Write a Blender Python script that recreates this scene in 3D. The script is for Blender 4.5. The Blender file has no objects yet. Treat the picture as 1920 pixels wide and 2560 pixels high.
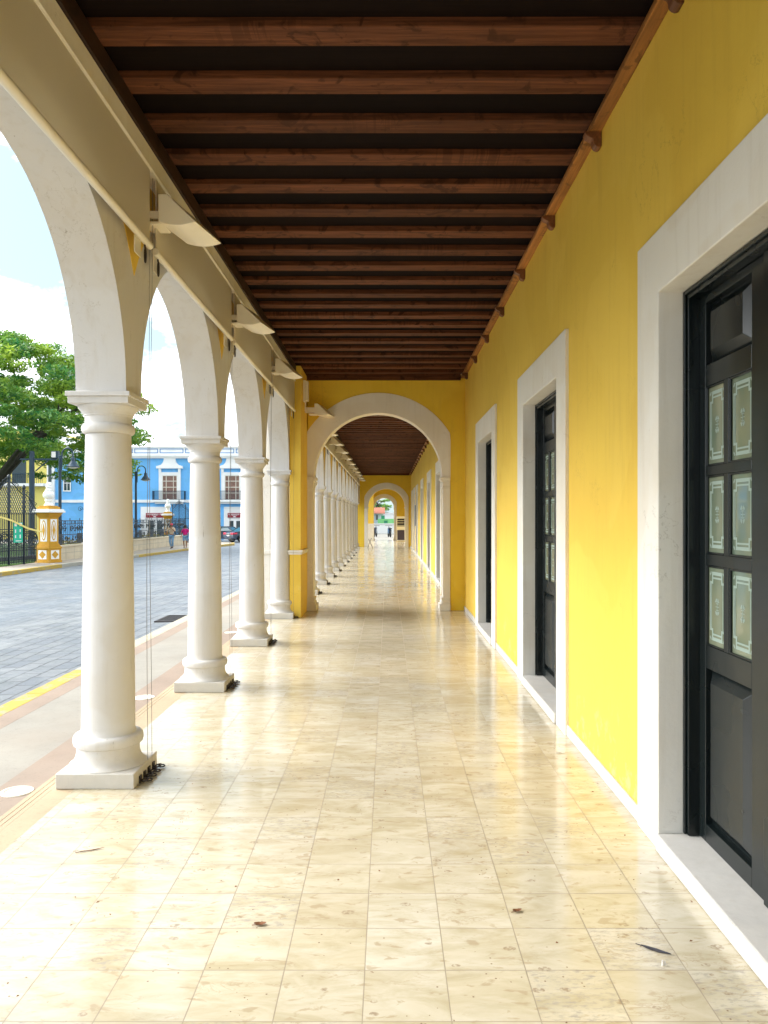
import bpy, bmesh, math, random
import numpy as np
from mathutils import Vector, Matrix

R = math.radians
PI = math.pi
scene = bpy.context.scene
COL = scene.collection

# ---------------------------------------------------------------- camera
H = 1.69                      # eye height
F = 1960.0                    # focal length in photo pixels (photo 1920 x 2560)
VX, VY = 970.0, 1294.0        # where the gallery's lines vanish
cam_d = bpy.data.cameras.new("camera")
cam = bpy.data.objects.new("camera", cam_d)
COL.objects.link(cam)
cam.location = (0, 0, H)
cam.rotation_euler = (R(90), 0, 0)
cam_d.sensor_fit = 'AUTO'
cam_d.sensor_width = 36.0
cam_d.lens = 36.0 * F / 2560.0
cam_d.shift_x = -(VX - 960.0) / 2560.0
cam_d.shift_y = (VY - 1280.0) / 2560.0
cam_d.clip_start = 0.05
cam_d.clip_end = 2000
scene.camera = cam

# ---------------------------------------------------------------- world, sun, exposure
SUN_EL, SUN_AZ = 36.0, -80.0     # azimuth measured from +Y towards +X
world = bpy.data.worlds.new("World")
scene.world = world
world.use_nodes = True
wn = world.node_tree
wn.nodes.clear()
w_out = wn.nodes.new('ShaderNodeOutputWorld')
w_bg = wn.nodes.new('ShaderNodeBackground')
w_sky = wn.nodes.new('ShaderNodeTexSky')
w_sky.sky_type = 'NISHITA'
w_sky.sun_disc = False
w_sky.sun_elevation = R(SUN_EL)
w_sky.sun_rotation = R(SUN_AZ)
w_sky.air_density = 1.2
w_sky.dust_density = 1.5
w_bg.inputs['Strength'].default_value = 0.13
w_co = wn.nodes.new('ShaderNodeTexCoord')
w_sep = wn.nodes.new('ShaderNodeSeparateXYZ')
w_map = wn.nodes.new('ShaderNodeMapping')
w_map.inputs['Scale'].default_value = (1.0, 1.0, 1.9)
w_map.inputs['Location'].default_value = (0.95, 0.05, 0.10)
w_n = wn.nodes.new('ShaderNodeTexNoise')
w_n.inputs['Scale'].default_value = 3.6
w_n.inputs['Detail'].default_value = 9
w_n.inputs['Roughness'].default_value = 0.62
w_ramp = wn.nodes.new('ShaderNodeValToRGB')
w_ramp.color_ramp.elements[0].position = 0.47
w_ramp.color_ramp.elements[1].position = 0.57
w_mix = wn.nodes.new('ShaderNodeMix')
w_mix.data_type = 'RGBA'
w_mix.inputs[7].default_value = (4.2, 4.3, 4.5, 1)
w_pale = wn.nodes.new('ShaderNodeMix')
w_pale.data_type = 'RGBA'
w_pale.inputs[0].default_value = 0.9
w_pale.inputs[7].default_value = (0.92, 1.24, 1.36, 1)
L = wn.links.new
L(w_co.outputs['Generated'], w_map.inputs['Vector'])
L(w_map.outputs['Vector'], w_n.inputs['Vector'])
L(w_n.outputs['Fac'], w_ramp.inputs['Fac'])
L(w_sky.outputs['Color'], w_pale.inputs[6])
L(w_pale.outputs[2], w_mix.inputs[6])
L(w_ramp.outputs['Color'], w_mix.inputs[0])
# thin bright cloud round the veiled sun
w_dot = wn.nodes.new('ShaderNodeVectorMath')
w_dot.operation = 'DOT_PRODUCT'
w_dot.inputs[1].default_value = (math.sin(R(SUN_AZ)) * math.cos(R(SUN_EL)), math.cos(R(SUN_AZ)) * math.cos(R(SUN_EL)), math.sin(R(SUN_EL)))
w_max = wn.nodes.new('ShaderNodeMath')
w_max.operation = 'MAXIMUM'
w_max.inputs[1].default_value = 0.0
w_pow = wn.nodes.new('ShaderNodeMath')
w_pow.operation = 'POWER'
w_pow.inputs[1].default_value = 14.0
w_glow = wn.nodes.new('ShaderNodeVectorMath')
w_glow.operation = 'SCALE'
w_glow.inputs[0].default_value = (18.0, 18.0, 18.0)
w_add = wn.nodes.new('ShaderNodeVectorMath')
w_add.operation = 'ADD'
L(w_co.outputs['Generated'], w_dot.inputs[0])
L(w_dot.outputs['Value'], w_max.inputs[0])
L(w_max.outputs[0], w_pow.inputs[0])
L(w_pow.outputs[0], w_glow.inputs['Scale'])
L(w_glow.outputs[0], w_add.inputs[0])
L(w_mix.outputs[2], w_add.inputs[1])
L(w_add.outputs[0], w_bg.inputs['Color'])
L(w_bg.outputs['Background'], w_out.inputs['Surface'])

sun_d = bpy.data.lights.new("sun", 'SUN')
sun_d.energy = 0.5
sun_d.angle = R(42)
sun_d.color = (1.0, 0.97, 0.93)
sun = bpy.data.objects.new("sun", sun_d)
COL.objects.link(sun)
sd = Vector((math.sin(R(SUN_AZ)) * math.cos(R(SUN_EL)), math.cos(R(SUN_AZ)) * math.cos(R(SUN_EL)), math.sin(R(SUN_EL))))
sun.rotation_euler = sd.to_track_quat('Z', 'Y').to_euler()

scene.view_settings.view_transform = 'Standard'
scene.view_settings.look = 'None'
scene.view_settings.exposure = 2.42
scene.view_settings.gamma = 1
cy = scene.cycles
cy.max_bounces = 14
cy.diffuse_bounces = 8
cy.glossy_bounces = 5
cy.transmission_bounces = 4
cy.caustics_reflective = False
cy.caustics_refractive = False
cy.use_denoising = True


# ---------------------------------------------------------------- node helpers
class NT:
    """A small node-tree builder: every call makes a node and returns an output socket."""
    def __init__(s, name):
        s.m = bpy.data.materials.new(name)
        s.m.use_nodes = True
        s.t = s.m.node_tree
        s.b = s.t.nodes['Principled BSDF']
        s.g = None

    def put(s, sock, v):
        if hasattr(v, 'is_output'):
            s.t.links.new(v, sock)
        elif isinstance(v, (tuple, list)) and len(v) == 3 and sock.type == 'RGBA':
            sock.default_value = (*v, 1)
        else:
            sock.default_value = v

    def pos(s):
        if s.g is None:
            s.g = s.t.nodes.new('ShaderNodeNewGeometry')
        return s.g.outputs['Position']

    def normal(s):
        s.pos()
        return s.g.outputs['Normal']

    def math(s, op, a, b=0.0, c=None, clamp=False):
        n = s.t.nodes.new('ShaderNodeMath')
        n.operation = op
        n.use_clamp = clamp
        s.put(n.inputs[0], a)
        s.put(n.inputs[1], b)
        if c is not None:
            s.put(n.inputs[2], c)
        return n.outputs[0]

    def vmath(s, op, a, b):
        n = s.t.nodes.new('ShaderNodeVectorMath')
        n.operation = op
        s.put(n.inputs[0], a)
        s.put(n.inputs[1], b)
        return n.outputs[0]

    def sep(s, v):
        n = s.t.nodes.new('ShaderNodeSeparateXYZ')
        s.put(n.inputs[0], v)
        return n.outputs[0], n.outputs[1], n.outputs[2]

    def comb(s, x, y, z=0.0):
        n = s.t.nodes.new('ShaderNodeCombineXYZ')
        for i, v in enumerate((x, y, z)):
            s.put(n.inputs[i], v)
        return n.outputs[0]

    def noise(s, v, scale=5.0, detail=4.0, rough=0.55, dist=0.0, color=False):
        n = s.t.nodes.new('ShaderNodeTexNoise')
        s.put(n.inputs['Vector'], v)
        n.inputs['Scale'].default_value = scale
        n.inputs['Detail'].default_value = detail
        n.inputs['Roughness'].default_value = rough
        n.inputs['Distortion'].default_value = dist
        return n.outputs['Color' if color else 'Fac']

    def white(s, v, color=False):
        n = s.t.nodes.new('ShaderNodeTexWhiteNoise')
        n.noise_dimensions = '3D'
        s.put(n.inputs['Vector'], v)
        return n.outputs['Color' if color else 'Value']

    def voronoi(s, v, scale, out='Distance', rand=1.0):
        n = s.t.nodes.new('ShaderNodeTexVoronoi')
        s.put(n.inputs['Vector'], v)
        n.inputs['Scale'].default_value = scale
        n.inputs['Randomness'].default_value = rand
        return n.outputs[out]

    def ramp(s, f, stops):
        n = s.t.nodes.new('ShaderNodeValToRGB')
        s.put(n.inputs['Fac'], f)
        cr = n.color_ramp
        while len(cr.elements) < len(stops):
            cr.elements.new(0.5)
        for e, (p, c) in zip(cr.elements, stops):
            e.position = p
            e.color = (c, c, c, 1) if isinstance(c, (int, float)) else (*c, 1)
        return n.outputs['Color']

    def mix(s, f, a, b, mode='MIX'):
        n = s.t.nodes.new('ShaderNodeMix')
        n.data_type = 'RGBA'
        n.blend_type = mode
        s.put(n.inputs[0], f)
        s.put(n.inputs[6], a)
        s.put(n.inputs[7], b)
        return n.outputs[2]

    def bump(s, h, strength=0.3, dist=0.01):
        n = s.t.nodes.new('ShaderNodeBump')
        n.inputs['Strength'].default_value = strength
        n.inputs['Distance'].default_value = dist
        s.put(n.inputs['Height'], h)
        s.t.links.new(n.outputs[0], s.b.inputs['Normal'])

    def base(s, v):
        s.put(s.b.inputs['Base Color'], v)

    def rough(s, v):
        s.put(s.b.inputs['Roughness'], v)

    def set(s, k, v):
        s.put(s.b.inputs[k], v)


def mul(c, k):
    return tuple(min(1.0, x * k) for x in c)


def simple(name, col, rough=0.6, var=0.12, scale=3.0, bump=0.0, bscale=60.0, metal=0.0, spec=0.5, dist=0.004):
    n = NT(name)
    p = n.pos()
    f = n.noise(p, scale, 5, 0.6)
    n.base(n.ramp(f, [(0.3, mul(col, 1 - var)), (0.7, mul(col, 1 + var))]))
    n.rough(rough)
    n.set('Metallic', metal)
    n.set('Specular IOR Level', spec)
    if bump:
        n.bump(n.noise(p, bscale, 4, 0.6), bump, dist)
    return n.m


def plaster(name, col, dirt=(0.45, 0.38, 0.27), amount=0.18, rough=0.75, low=0.25, marks=0.0):
    """Painted lime render: cloudy tone, vertical rain streaks, small scuffs and trowel relief."""
    n = NT(name)
    p = n.pos()
    cloud = n.noise(p, 0.9, 6, 0.62)
    c = n.ramp(cloud, [(0.25, (col[0] * 0.95, col[1] * 0.89, col[2] * 0.8)), (0.75, mul(col, 1.05))])
    x, y, z = n.sep(p)
    pt = n.ramp(n.noise(n.vmath('ADD', p, (3.0, 8.0, 5.0)), 0.8, 3, 0.5, 0.5), [(0.50, 0.0), (0.53, 0.55)])
    c = n.mix(pt, c, tuple(min(1.0, q * 1.04 + 0.012) for q in col))
    st = n.noise(n.comb(n.math('MULTIPLY', x, 9.0), n.math('MULTIPLY', y, 9.0), n.math('MULTIPLY', z, 0.7)), 1.6, 5, 0.6)
    st = n.ramp(st, [(0.52, 0.0), (0.8, amount)])
    c = n.mix(st, c, dirt)
    mk = n.noise(n.comb(n.math('MULTIPLY', x, 16.0), n.math('MULTIPLY', y, 16.0), n.math('MULTIPLY', z, 1.6)), 1.4, 4, 0.6)
    c = n.mix(n.ramp(mk, [(0.69, 0.0), (0.72, marks)]), c, mul(dirt, 0.55))
    sp = n.ramp(n.noise(p, 22, 3, 0.7), [(0.68, 0.0), (0.74, amount * 0.9)])
    c = n.mix(sp, c, mul(dirt, 0.8))
    scuff = n.math('MULTIPLY', n.ramp(n.noise(p, 6, 6, 0.72), [(0.56, 0.0), (0.64, 0.7)]), n.math('SUBTRACT', 1.0, n.math('MULTIPLY', z, 1.6), clamp=True), clamp=True)
    c = n.mix(n.math('MULTIPLY', scuff, min(1.0, amount * 2.5)), c, tuple(0.55 * q + 0.32 for q in col))
    crack = n.math('ABSOLUTE', n.math('SUBTRACT', n.noise(p, 2.1, 7, 0.62, 0.4), 0.5))
    crack = n.math('MULTIPLY', n.ramp(crack, [(0.0, 0.5), (0.004, 0.0)]), n.ramp(n.noise(p, 1.3, 2), [(0.55, 0.0), (0.62, 1.0)]))
    c = n.mix(crack, c, mul(dirt, 0.7))
    foot = n.math('SUBTRACT', n.math('MULTIPLY', n.noise(p, 7, 5, 0.7), 0.5), z)
    foot = n.math('MULTIPLY', foot, low * 4, clamp=True)
    c = n.mix(foot, c, mul(col, 0.8))
    n.base(c)
    n.rough(rough)
    h = n.math('ADD', n.noise(p, 38, 5, 0.65), n.math('MULTIPLY', n.noise(p, 3, 3, 0.5), 1.6))
    n.bump(h, 0.22, 0.006)
    return n.m


def wood(name, col, axis='X', rough=0.55, contrast=0.45, knots=True, spec=0.3):
    n = NT(name)
    p = n.pos()
    x, y, z = n.sep(p)
    if axis == 'X':
        v = n.comb(n.math('MULTIPLY', x, 0.7), n.math('MULTIPLY', y, 14), n.math('MULTIPLY', z, 14))
        idv = n.comb(0.0, n.math('FLOOR', n.math('DIVIDE', n.math('SUBTRACT', y, 4.092 - 0.245), 0.49)), 3.0)
    else:
        v = n.comb(n.math('MULTIPLY', x, 14), n.math('MULTIPLY', y, 0.7), n.math('MULTIPLY', z, 14))
        idv = n.comb(0.0, n.math('FLOOR', n.math('DIVIDE', y, 1.7)), 5.0)
    g = n.noise(v, 2.4, 7, 0.68, 0.6)
    c = n.ramp(g, [(0.3, mul(col, 1 - contrast)), (0.55, col), (0.72, mul(col, 1 + contrast))])
    c = n.mix(1.0, c, n.ramp(n.white(idv), [(0.0, 0.72), (1.0, 1.18)]), 'MULTIPLY')
    if knots:
        k = n.noise(p, 5.5, 4, 0.6, 1.2)
        c = n.mix(n.ramp(k, [(0.56, 0.0), (0.64, 0.85)]), c, mul(col, 0.35))
        scr = n.noise(n.comb(n.math('MULTIPLY', x, 34), y, z), 1.3, 2, 0.5)
        patch = n.ramp(n.noise(n.vmath('ADD', p, (5.0, 2.0, 0.0)), 1.1, 2), [(0.55, 0.0), (0.62, 1.0)])
        c = n.mix(n.math('MULTIPLY', n.ramp(scr, [(0.5, 0.0), (0.54, 0.55)]), patch), c, mul(col, 0.45))
    n.base(c)
    n.rough(rough)
    n.set('Specular IOR Level', spec)
    n.bump(g, 0.25, 0.004)
    return n.m


M = {}
M['white'] = plaster('white_plaster', (0.76, 0.74, 0.69), amount=0.22)
M['white_col'] = plaster('white_column_paint', (0.62, 0.615, 0.61), amount=0.34, marks=0.6)
M['white_stone'] = plaster('white_stone_base', (0.63, 0.61, 0.57), amount=0.3, low=0.7)
M['white_far'] = simple('white_paint_far', (0.78, 0.78, 0.76), 0.7, 0.06, 1.0)
M['yellow'] = plaster('yellow_plaster', (0.81, 0.56, 0.072), dirt=(0.62, 0.38, 0.05), amount=0.32)
M['yellow_deep'] = plaster('yellow_plaster_cross', (0.80, 0.56, 0.035), dirt=(0.5, 0.3, 0.05), amount=0.25)
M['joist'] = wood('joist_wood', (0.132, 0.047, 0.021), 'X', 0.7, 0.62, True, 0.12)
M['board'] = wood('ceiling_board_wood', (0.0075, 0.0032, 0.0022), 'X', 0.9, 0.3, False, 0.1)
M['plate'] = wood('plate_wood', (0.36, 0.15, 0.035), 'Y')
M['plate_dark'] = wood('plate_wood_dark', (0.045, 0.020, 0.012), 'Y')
M['corbel'] = wood('corbel_wood', (0.17, 0.065, 0.022), 'Y', knots=False)
n_ = NT('blind_canvas')
n_.base(n_.ramp(n_.noise(n_.pos(), 1.2, 4), [(0.3, (0.74, 0.69, 0.58)), (0.7, (0.79, 0.74, 0.63))]))
n_.rough(0.8)
n_.bump(n_.noise(n_.pos(), 300, 2), 0.1, 0.002)
tr_ = n_.t.nodes.new('ShaderNodeBsdfTranslucent')
tr_.inputs['Color'].default_value = (0.72, 0.66, 0.54, 1)
mx_ = n_.t.nodes.new('ShaderNodeMixShader')
mx_.inputs[0].default_value = 0.4
n_.t.links.new(n_.b.outputs[0], mx_.inputs[1])
n_.t.links.new(tr_.outputs[0], mx_.inputs[2])
n_.t.links.new(mx_.outputs[0], n_.t.nodes['Material Output'].inputs['Surface'])
M['fabric'] = n_.m
M['bar'] = simple('blind_bar_paint', (0.74, 0.69, 0.58), 0.4, 0.04, 2)
M['lamp'] = simple('lamp_enamel', (0.80, 0.74, 0.60), 0.45, 0.04, 2)
M['cord'] = simple('cord_fibre', (0.22, 0.20, 0.18), 0.8, 0.1, 10)
M['iron'] = simple('dark_iron', (0.035, 0.026, 0.024), 0.5, 0.3, 20, 0.2, 120, 0.3)
M['steel'] = simple('worn_steel', (0.45, 0.44, 0.42), 0.35, 0.15, 30, 0, 0, 0.9)
M['gate'] = simple('green_black_iron', (0.005, 0.016, 0.026), 0.45, 0.25, 6)
M['door'] = None
M['pink'] = None


def make_floor():
    n = NT('polished_marble_tiles')
    p = n.pos()
    x, y, z = n.sep(p)
    u = n.math('DIVIDE', n.math('SUBTRACT', x, 0.214), 0.3005)
    v = n.math('DIVIDE', n.math('SUBTRACT', y, 2.629), 0.2985)
    fu, fv = n.math('FRACT', u), n.math('FRACT', v)
    idv = n.comb(n.math('FLOOR', u), n.math('FLOOR', v), 0.0)
    rnd = n.white(idv, True)
    r1, r2, r3 = n.sep(rnd)
    du = n.math('SUBTRACT', 0.5, n.math('ABSOLUTE', n.math('SUBTRACT', fu, 0.5)))
    dv = n.math('SUBTRACT', 0.5, n.math('ABSOLUTE', n.math('SUBTRACT', fv, 0.5)))
    d = n.math('MINIMUM', du, dv)
    wob = n.math('MULTIPLY', n.noise(p, 9, 3, 0.6), 0.0065)
    grout = n.math('LESS_THAN', d, n.math('ADD', wob, 0.0035))
    base = n.ramp(r1, [(0.0, (0.53, 0.46, 0.325)), (0.3, (0.575, 0.52, 0.395)), (0.62, (0.57, 0.505, 0.365)), (0.85, (0.60, 0.555, 0.445)), (1.0, (0.555, 0.50, 0.395))])
    off = n.vmath('MULTIPLY', rnd, (31.0, 17.0, 9.0))
    pv = n.vmath('ADD', n.comb(n.math('MULTIPLY', x, 0.55), n.math('MULTIPLY', y, 1.5), 0.0), off)
    cloud = n.noise(pv, 5.5, 7, 0.66, 0.8)
    base = n.mix(n.ramp(cloud, [(0.40, 0.0), (0.68, 0.95)]), base, (0.44, 0.375, 0.235))
    pale = n.noise(n.vmath('ADD', pv, (7.0, 3.0, 1.0)), 4.0, 6, 0.6, 0.5)
    base = n.mix(n.ramp(pale, [(0.5, 0.0), (0.75, 0.6)]), base, (0.68, 0.64, 0.54))
    vein = n.math('ABSOLUTE', n.math('SUBTRACT', n.noise(pv, 6.5, 6, 0.6, 1.6), 0.5))
    vein = n.ramp(vein, [(0.0, 0.55), (0.022, 0.0)])
    vein = n.math('MULTIPLY', vein, n.ramp(n.noise(pv, 3.0, 2), [(0.5, 0.0), (0.65, 1.0)]))
    base = n.mix(vein, base, (0.36, 0.26, 0.15))
    # grey fossil-speckled tiles, a few of them
    grey = n.math('GREATER_THAN', r2, 0.80)
    sp = n.ramp(n.noise(n.comb(n.math('MULTIPLY', x, 0.7), n.math('MULTIPLY', y, 1.9), 0.0), 30, 5, 0.7), [(0.5, 0.0), (0.66, 0.8)])
    base = n.mix(n.math('MULTIPLY', grey, sp), base, (0.34, 0.31, 0.27))
    spot = n.voronoi(n.comb(n.math('MULTIPLY', x, 0.8), n.math('MULTIPLY', y, 1.3), 0.0), 6.5)
    spot = n.math('MULTIPLY', n.math('LESS_THAN', spot, n.math('MULTIPLY', n.noise(p, 4, 2), 0.24)), n.ramp(n.noise(p, 60, 3), [(0.4, 0.0), (0.6, 0.8)]))
    base = n.mix(spot, base, (0.30, 0.22, 0.14))
    blot = n.noise(n.comb(n.math('MULTIPLY', x, 0.8), n.math('MULTIPLY', y, 1.6), 2.0), 14, 4, 0.55, 0.6)
    base = n.mix(n.ramp(blot, [(0.60, 0.0), (0.67, 0.6)]), base, (0.38, 0.29, 0.17))
    pin = n.voronoi(p, 26)
    base = n.mix(n.math('MULTIPLY', n.math('LESS_THAN', pin, 0.10), n.math('GREATER_THAN', n.noise(p, 3, 2), 0.54)), base, (0.26, 0.19, 0.12))
    # worn dirt towards the street and the wall foot
    base = n.mix(n.math('MULTIPLY', grout, 0.72), base, (0.20, 0.15, 0.10))
    n.base(base)
    rg = n.math('ADD', 0.075, n.math('MULTIPLY', r3, 0.05))
    rg = n.math('ADD', rg, n.math('MULTIPLY', n.ramp(n.noise(p, 2.2, 5, 0.6), [(0.4, 0.0), (0.75, 1.0)]), 0.13))
    rg = n.math('ADD', rg, n.math('MULTIPLY', grout, 0.4))
    n.rough(rg)
    n.set('Specular IOR Level', 0.62)
    tilt = n.math('ADD', n.math('MULTIPLY', n.math('SUBTRACT', r1, 0.5), fu), n.math('MULTIPLY', n.math('SUBTRACT', r3, 0.5), fv))
    h = n.math('ADD', n.math('MULTIPLY', tilt, 0.5), n.math('MULTIPLY', n.noise(p, 5, 3, 0.5), 0.5))
    h = n.math('SUBTRACT', h, n.math('MULTIPLY', grout, 0.6))
    n.bump(h, 0.35, 0.004)
    return n.m


M['floor'] = make_floor()


def make_pavement(name, tone, patches):
    n = NT(name)
    p = n.pos()
    f = n.noise(p, 1.5, 7, 0.65)
    c = n.ramp(f, [(0.3, mul(tone, 0.85)), (0.7, mul(tone, 1.1))])
    g = n.ramp(n.noise(p, 40, 4, 0.7), [(0.55, 0.0), (0.72, 0.5)])
    c = n.mix(g, c, mul(tone, 0.55))
    c = n.mix(n.ramp(n.noise(p, 0.6, 4, 0.6), [(0.5, 0.0), (0.7, 0.45)]), c, patches)
    n.base(c)
    n.rough(0.75)
    n.bump(n.noise(p, 70, 4, 0.7), 0.3, 0.004)
    return n.m


M['concrete'] = make_pavement('pale_concrete', (0.30, 0.275, 0.23), (0.28, 0.225, 0.17))
M['salmon'] = make_pavement('salmon_concrete', (0.29, 0.215, 0.16), (0.30, 0.25, 0.195))
M['sandstone'] = make_pavement('tan_stone_strip', (0.42, 0.32, 0.20), (0.47, 0.37, 0.25))
M['far_pave'] = make_pavement('far_pavement', (0.36, 0.31, 0.25), (0.40, 0.36, 0.30))
M['kerb_yellow'] = make_pavement('yellow_kerb_paint', (0.46, 0.34, 0.07), (0.40, 0.36, 0.24))
def worn_paint(name, paint, under):
    n = NT(name)
    p = n.pos()
    w = n.ramp(n.noise(p, 5.5, 7, 0.72), [(0.50, 0.0), (0.60, 0.9)])
    c = n.mix(n.noise(p, 1.2, 4), mul(paint, 0.85), mul(paint, 1.12))
    c = n.mix(w, c, under)
    c = n.mix(n.ramp(n.noise(p, 30, 4, 0.7), [(0.55, 0.0), (0.7, 0.5)]), c, mul(under, 0.5))
    n.base(c)
    n.rough(0.75)
    n.bump(n.noise(p, 40, 5, 0.7), 0.4, 0.005)
    return n.m


M['kerb_yellow'] = worn_paint('chipped_yellow_kerb', (0.47, 0.32, 0.045), (0.34, 0.29, 0.20))
M['kerb_pale'] = make_pavement('worn_pale_kerb', (0.44, 0.40, 0.30), (0.48, 0.40, 0.18))
M['kerb_grey'] = make_pavement('bare_kerb', (0.36, 0.35, 0.30), (0.32, 0.30, 0.25))


def make_road():
    n = NT('block_paved_road')
    p = n.pos()
    x, y, z = n.sep(p)
    wv = n.comb(n.math('ADD', y, n.math('MULTIPLY', n.noise(p, 2.5, 3), 0.10)), n.math('ADD', x, n.math('MULTIPLY', n.noise(n.vmath('ADD', p, (9., 9., 0.)), 2.5, 3), 0.10)), 0.0)
    b = n.t.nodes.new('ShaderNodeTexBrick')
    n.put(b.inputs['Vector'], wv)
    b.inputs['Scale'].default_value = 1.0
    b.inputs['Brick Width'].default_value = 0.46
    b.inputs['Row Height'].default_value = 0.24
    b.inputs['Mortar Size'].default_value = 0.014
    b.inputs['Mortar Smooth'].default_value = 0.25
    n.put(b.inputs['Color1'], (0.125, 0.14, 0.16))
    n.put(b.inputs['Color2'], (0.17, 0.18, 0.19))
    n.put(b.inputs['Mortar'], (0.06, 0.064, 0.072))
    c = b.outputs['Color']
    worn = n.ramp(n.noise(p, 0.35, 4, 0.6), [(0.42, 0.0), (0.6, 0.75)])
    # blocks worn smooth and joints filled towards the middle of the carriageway
    mid = n.math('MULTIPLY', n.math('SUBTRACT', -6.2, x), 0.7, clamp=True)
    far = n.math('MULTIPLY', mid, n.math('MULTIPLY_ADD', worn, 0.5, 0.35))
    c = n.mix(far, c, n.ramp(n.noise(p, 1.1, 6, 0.65), [(0.3, (0.12, 0.15, 0.185)), (0.7, (0.16, 0.19, 0.225))]))
    c = n.mix(n.ramp(n.noise(p, 16, 5, 0.7), [(0.55, 0.0), (0.75, 0.4)]), c, (0.13, 0.13, 0.135))
    c = n.mix(n.ramp(n.noise(p, 0.9, 6, 0.7, 0.6), [(0.47, 0.0), (0.66, 0.7)]), c, (0.25, 0.26, 0.265))
    c = n.mix(n.ramp(n.noise(n.vmath('ADD', p, (4.0, 1.0, 0.0)), 0.7, 5, 0.7, 0.4), [(0.58, 0.0), (0.72, 0.6)]), c, (0.10, 0.11, 0.125))
    n.base(c)
    n.rough(n.ramp(n.noise(p, 3, 4), [(0.3, 0.36), (0.7, 0.6)]))
    h = n.math('ADD', n.math('MULTIPLY', b.outputs['Fac'], -0.8), n.math('MULTIPLY', n.noise(p, 12, 5, 0.65), 0.7))
    n.bump(h, 0.5, 0.02)
    return n.m


M['road'] = make_road()


def make_door_paint():
    n = NT('black_green_door_paint')
    p = n.pos()
    x, y, z = n.sep(p)
    g = n.noise(n.comb(n.math('MULTIPLY', x, 40), n.math('MULTIPLY', y, 40), n.math('MULTIPLY', z, 0.8)), 1.5, 3, 0.5)
    n.base(n.ramp(g, [(0.3, (0.003, 0.006, 0.007)), (0.7, (0.008, 0.012, 0.012))]))
    n.rough(n.ramp(n.noise(p, 1.6, 2, 0.5), [(0.3, 0.20), (0.7, 0.30)]))
    n.set('Specular IOR Level', 0.42)
    n.bump(g, 0.05, 0.002)
    return n.m


M['door'] = make_door_paint()
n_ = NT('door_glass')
n_.base(n_.ramp(n_.noise(n_.pos(), 1.6, 3), [(0.35, (0.13, 0.18, 0.13)), (0.7, (0.29, 0.28, 0.17))]))  # reflection of the bright street put into the pane colour as green-beige tones
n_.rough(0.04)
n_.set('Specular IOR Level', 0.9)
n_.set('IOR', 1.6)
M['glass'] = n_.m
M['etch'] = simple('etched_glass', (0.27, 0.35, 0.31), 0.6, 0.05, 5)
M['wood_window'] = simple('brown_shutter', (0.22, 0.12, 0.09), 0.6, 0.25, 6)
M['blue'] = plaster('blue_render', (0.14, 0.43, 0.80), dirt=(0.08, 0.22, 0.45), amount=0.12, low=0.0)
M['blue_line'] = simple('blue_trim', (0.04, 0.20, 0.50), 0.7)
M['pane_dark'] = simple('dark_window_glass', (0.015, 0.035, 0.045), 0.08, 0.3, 0.6, spec=0.8)
M['pale_yellow'] = plaster('pale_yellow_render', (0.72, 0.62, 0.16), amount=0.15, low=0.0)
M['sign_red'] = simple('dark_red_sign', (0.22, 0.004, 0.02), 0.5, 0.1, 2)
M['letter'] = simple('white_lettering', (0.78, 0.72, 0.72), 0.6, 0.02)
M['ochre'] = plaster('ochre_pillar_paint', (0.52, 0.28, 0.015), dirt=(0.4, 0.25, 0.06), amount=0.2, low=0.0)
M['fence_stone'] = make_pavement('pale_block_wall', (0.56, 0.49, 0.36), (0.50, 0.43, 0.32))
M['notice_green'] = simple('green_notice', (0.005, 0.42, 0.27), 0.5, 0.06)
M['tape'] = simple('yellow_tape', (0.75, 0.62, 0.20), 0.5, 0.05)
M['bark'] = simple('grey_bark', (0.055, 0.045, 0.045), 0.9, 0.35, 3, 0.6, 14, dist=0.04)
M['lamp_post'] = simple('blue_green_post', (0.007, 0.032, 0.06), 0.45, 0.15)
M['car'] = simple('dark_blue_car_paint', (0.008, 0.03, 0.065), 0.22, 0.1, 1, spec=0.7)
M['car_glass'] = simple('car_glass', (0.03, 0.09, 0.11), 0.06, 0.1, 1, spec=0.9)
M['rubber'] = simple('tyre_rubber', (0.012, 0.012, 0.013), 0.8, 0.2)
M['rim'] = simple('alloy_rim', (0.45, 0.45, 0.46), 0.35, 0.1, 3, 0, 0, 0.8)
M['disc_glass'] = simple('frosted_disc', (0.06, 0.085, 0.095), 0.35, 0.2, 12)
M['tail'] = simple('red_lamp_lens', (0.62, 0.02, 0.06), 0.2, 0.1)
M['skin'] = simple('brown_skin', (0.26, 0.13, 0.075), 0.6, 0.1)
M['denim'] = simple('light_denim', (0.16, 0.30, 0.47), 0.85, 0.15, 8)
M['beige_shirt'] = simple('beige_shirt', (0.55, 0.42, 0.29), 0.85, 0.1, 8)
M['magenta'] = simple('magenta_top', (0.52, 0.005, 0.16), 0.85, 0.12, 8)
M['red_cap'] = simple('red_cap', (0.55, 0.07, 0.10), 0.8, 0.1, 8)
M['hair'] = simple('black_hair', (0.015, 0.012, 0.012), 0.5, 0.2)
M['shoe'] = simple('dark_shoe', (0.02, 0.025, 0.05), 0.6, 0.2)
M['roof_tile'] = simple('red_roof_tile', (0.42, 0.13, 0.07), 0.8, 0.25, 4)
M['green_wall'] = simple('bright_green_paint', (0.25, 0.62, 0.22), 0.7, 0.08)
M['green_dark'] = simple('dark_green_paint', (0.03, 0.25, 0.12), 0.6, 0.1)
M['cabinet'] = simple('cream_metal', (0.72, 0.69, 0.58), 0.4, 0.05)
M['cabinet_dark'] = simple('purple_black_panel', (0.030, 0.022, 0.055), 0.35, 0.1)
M['leaf_dry'] = simple('dry_leaf', (0.20, 0.08, 0.03), 0.8, 0.3, 30)
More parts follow.
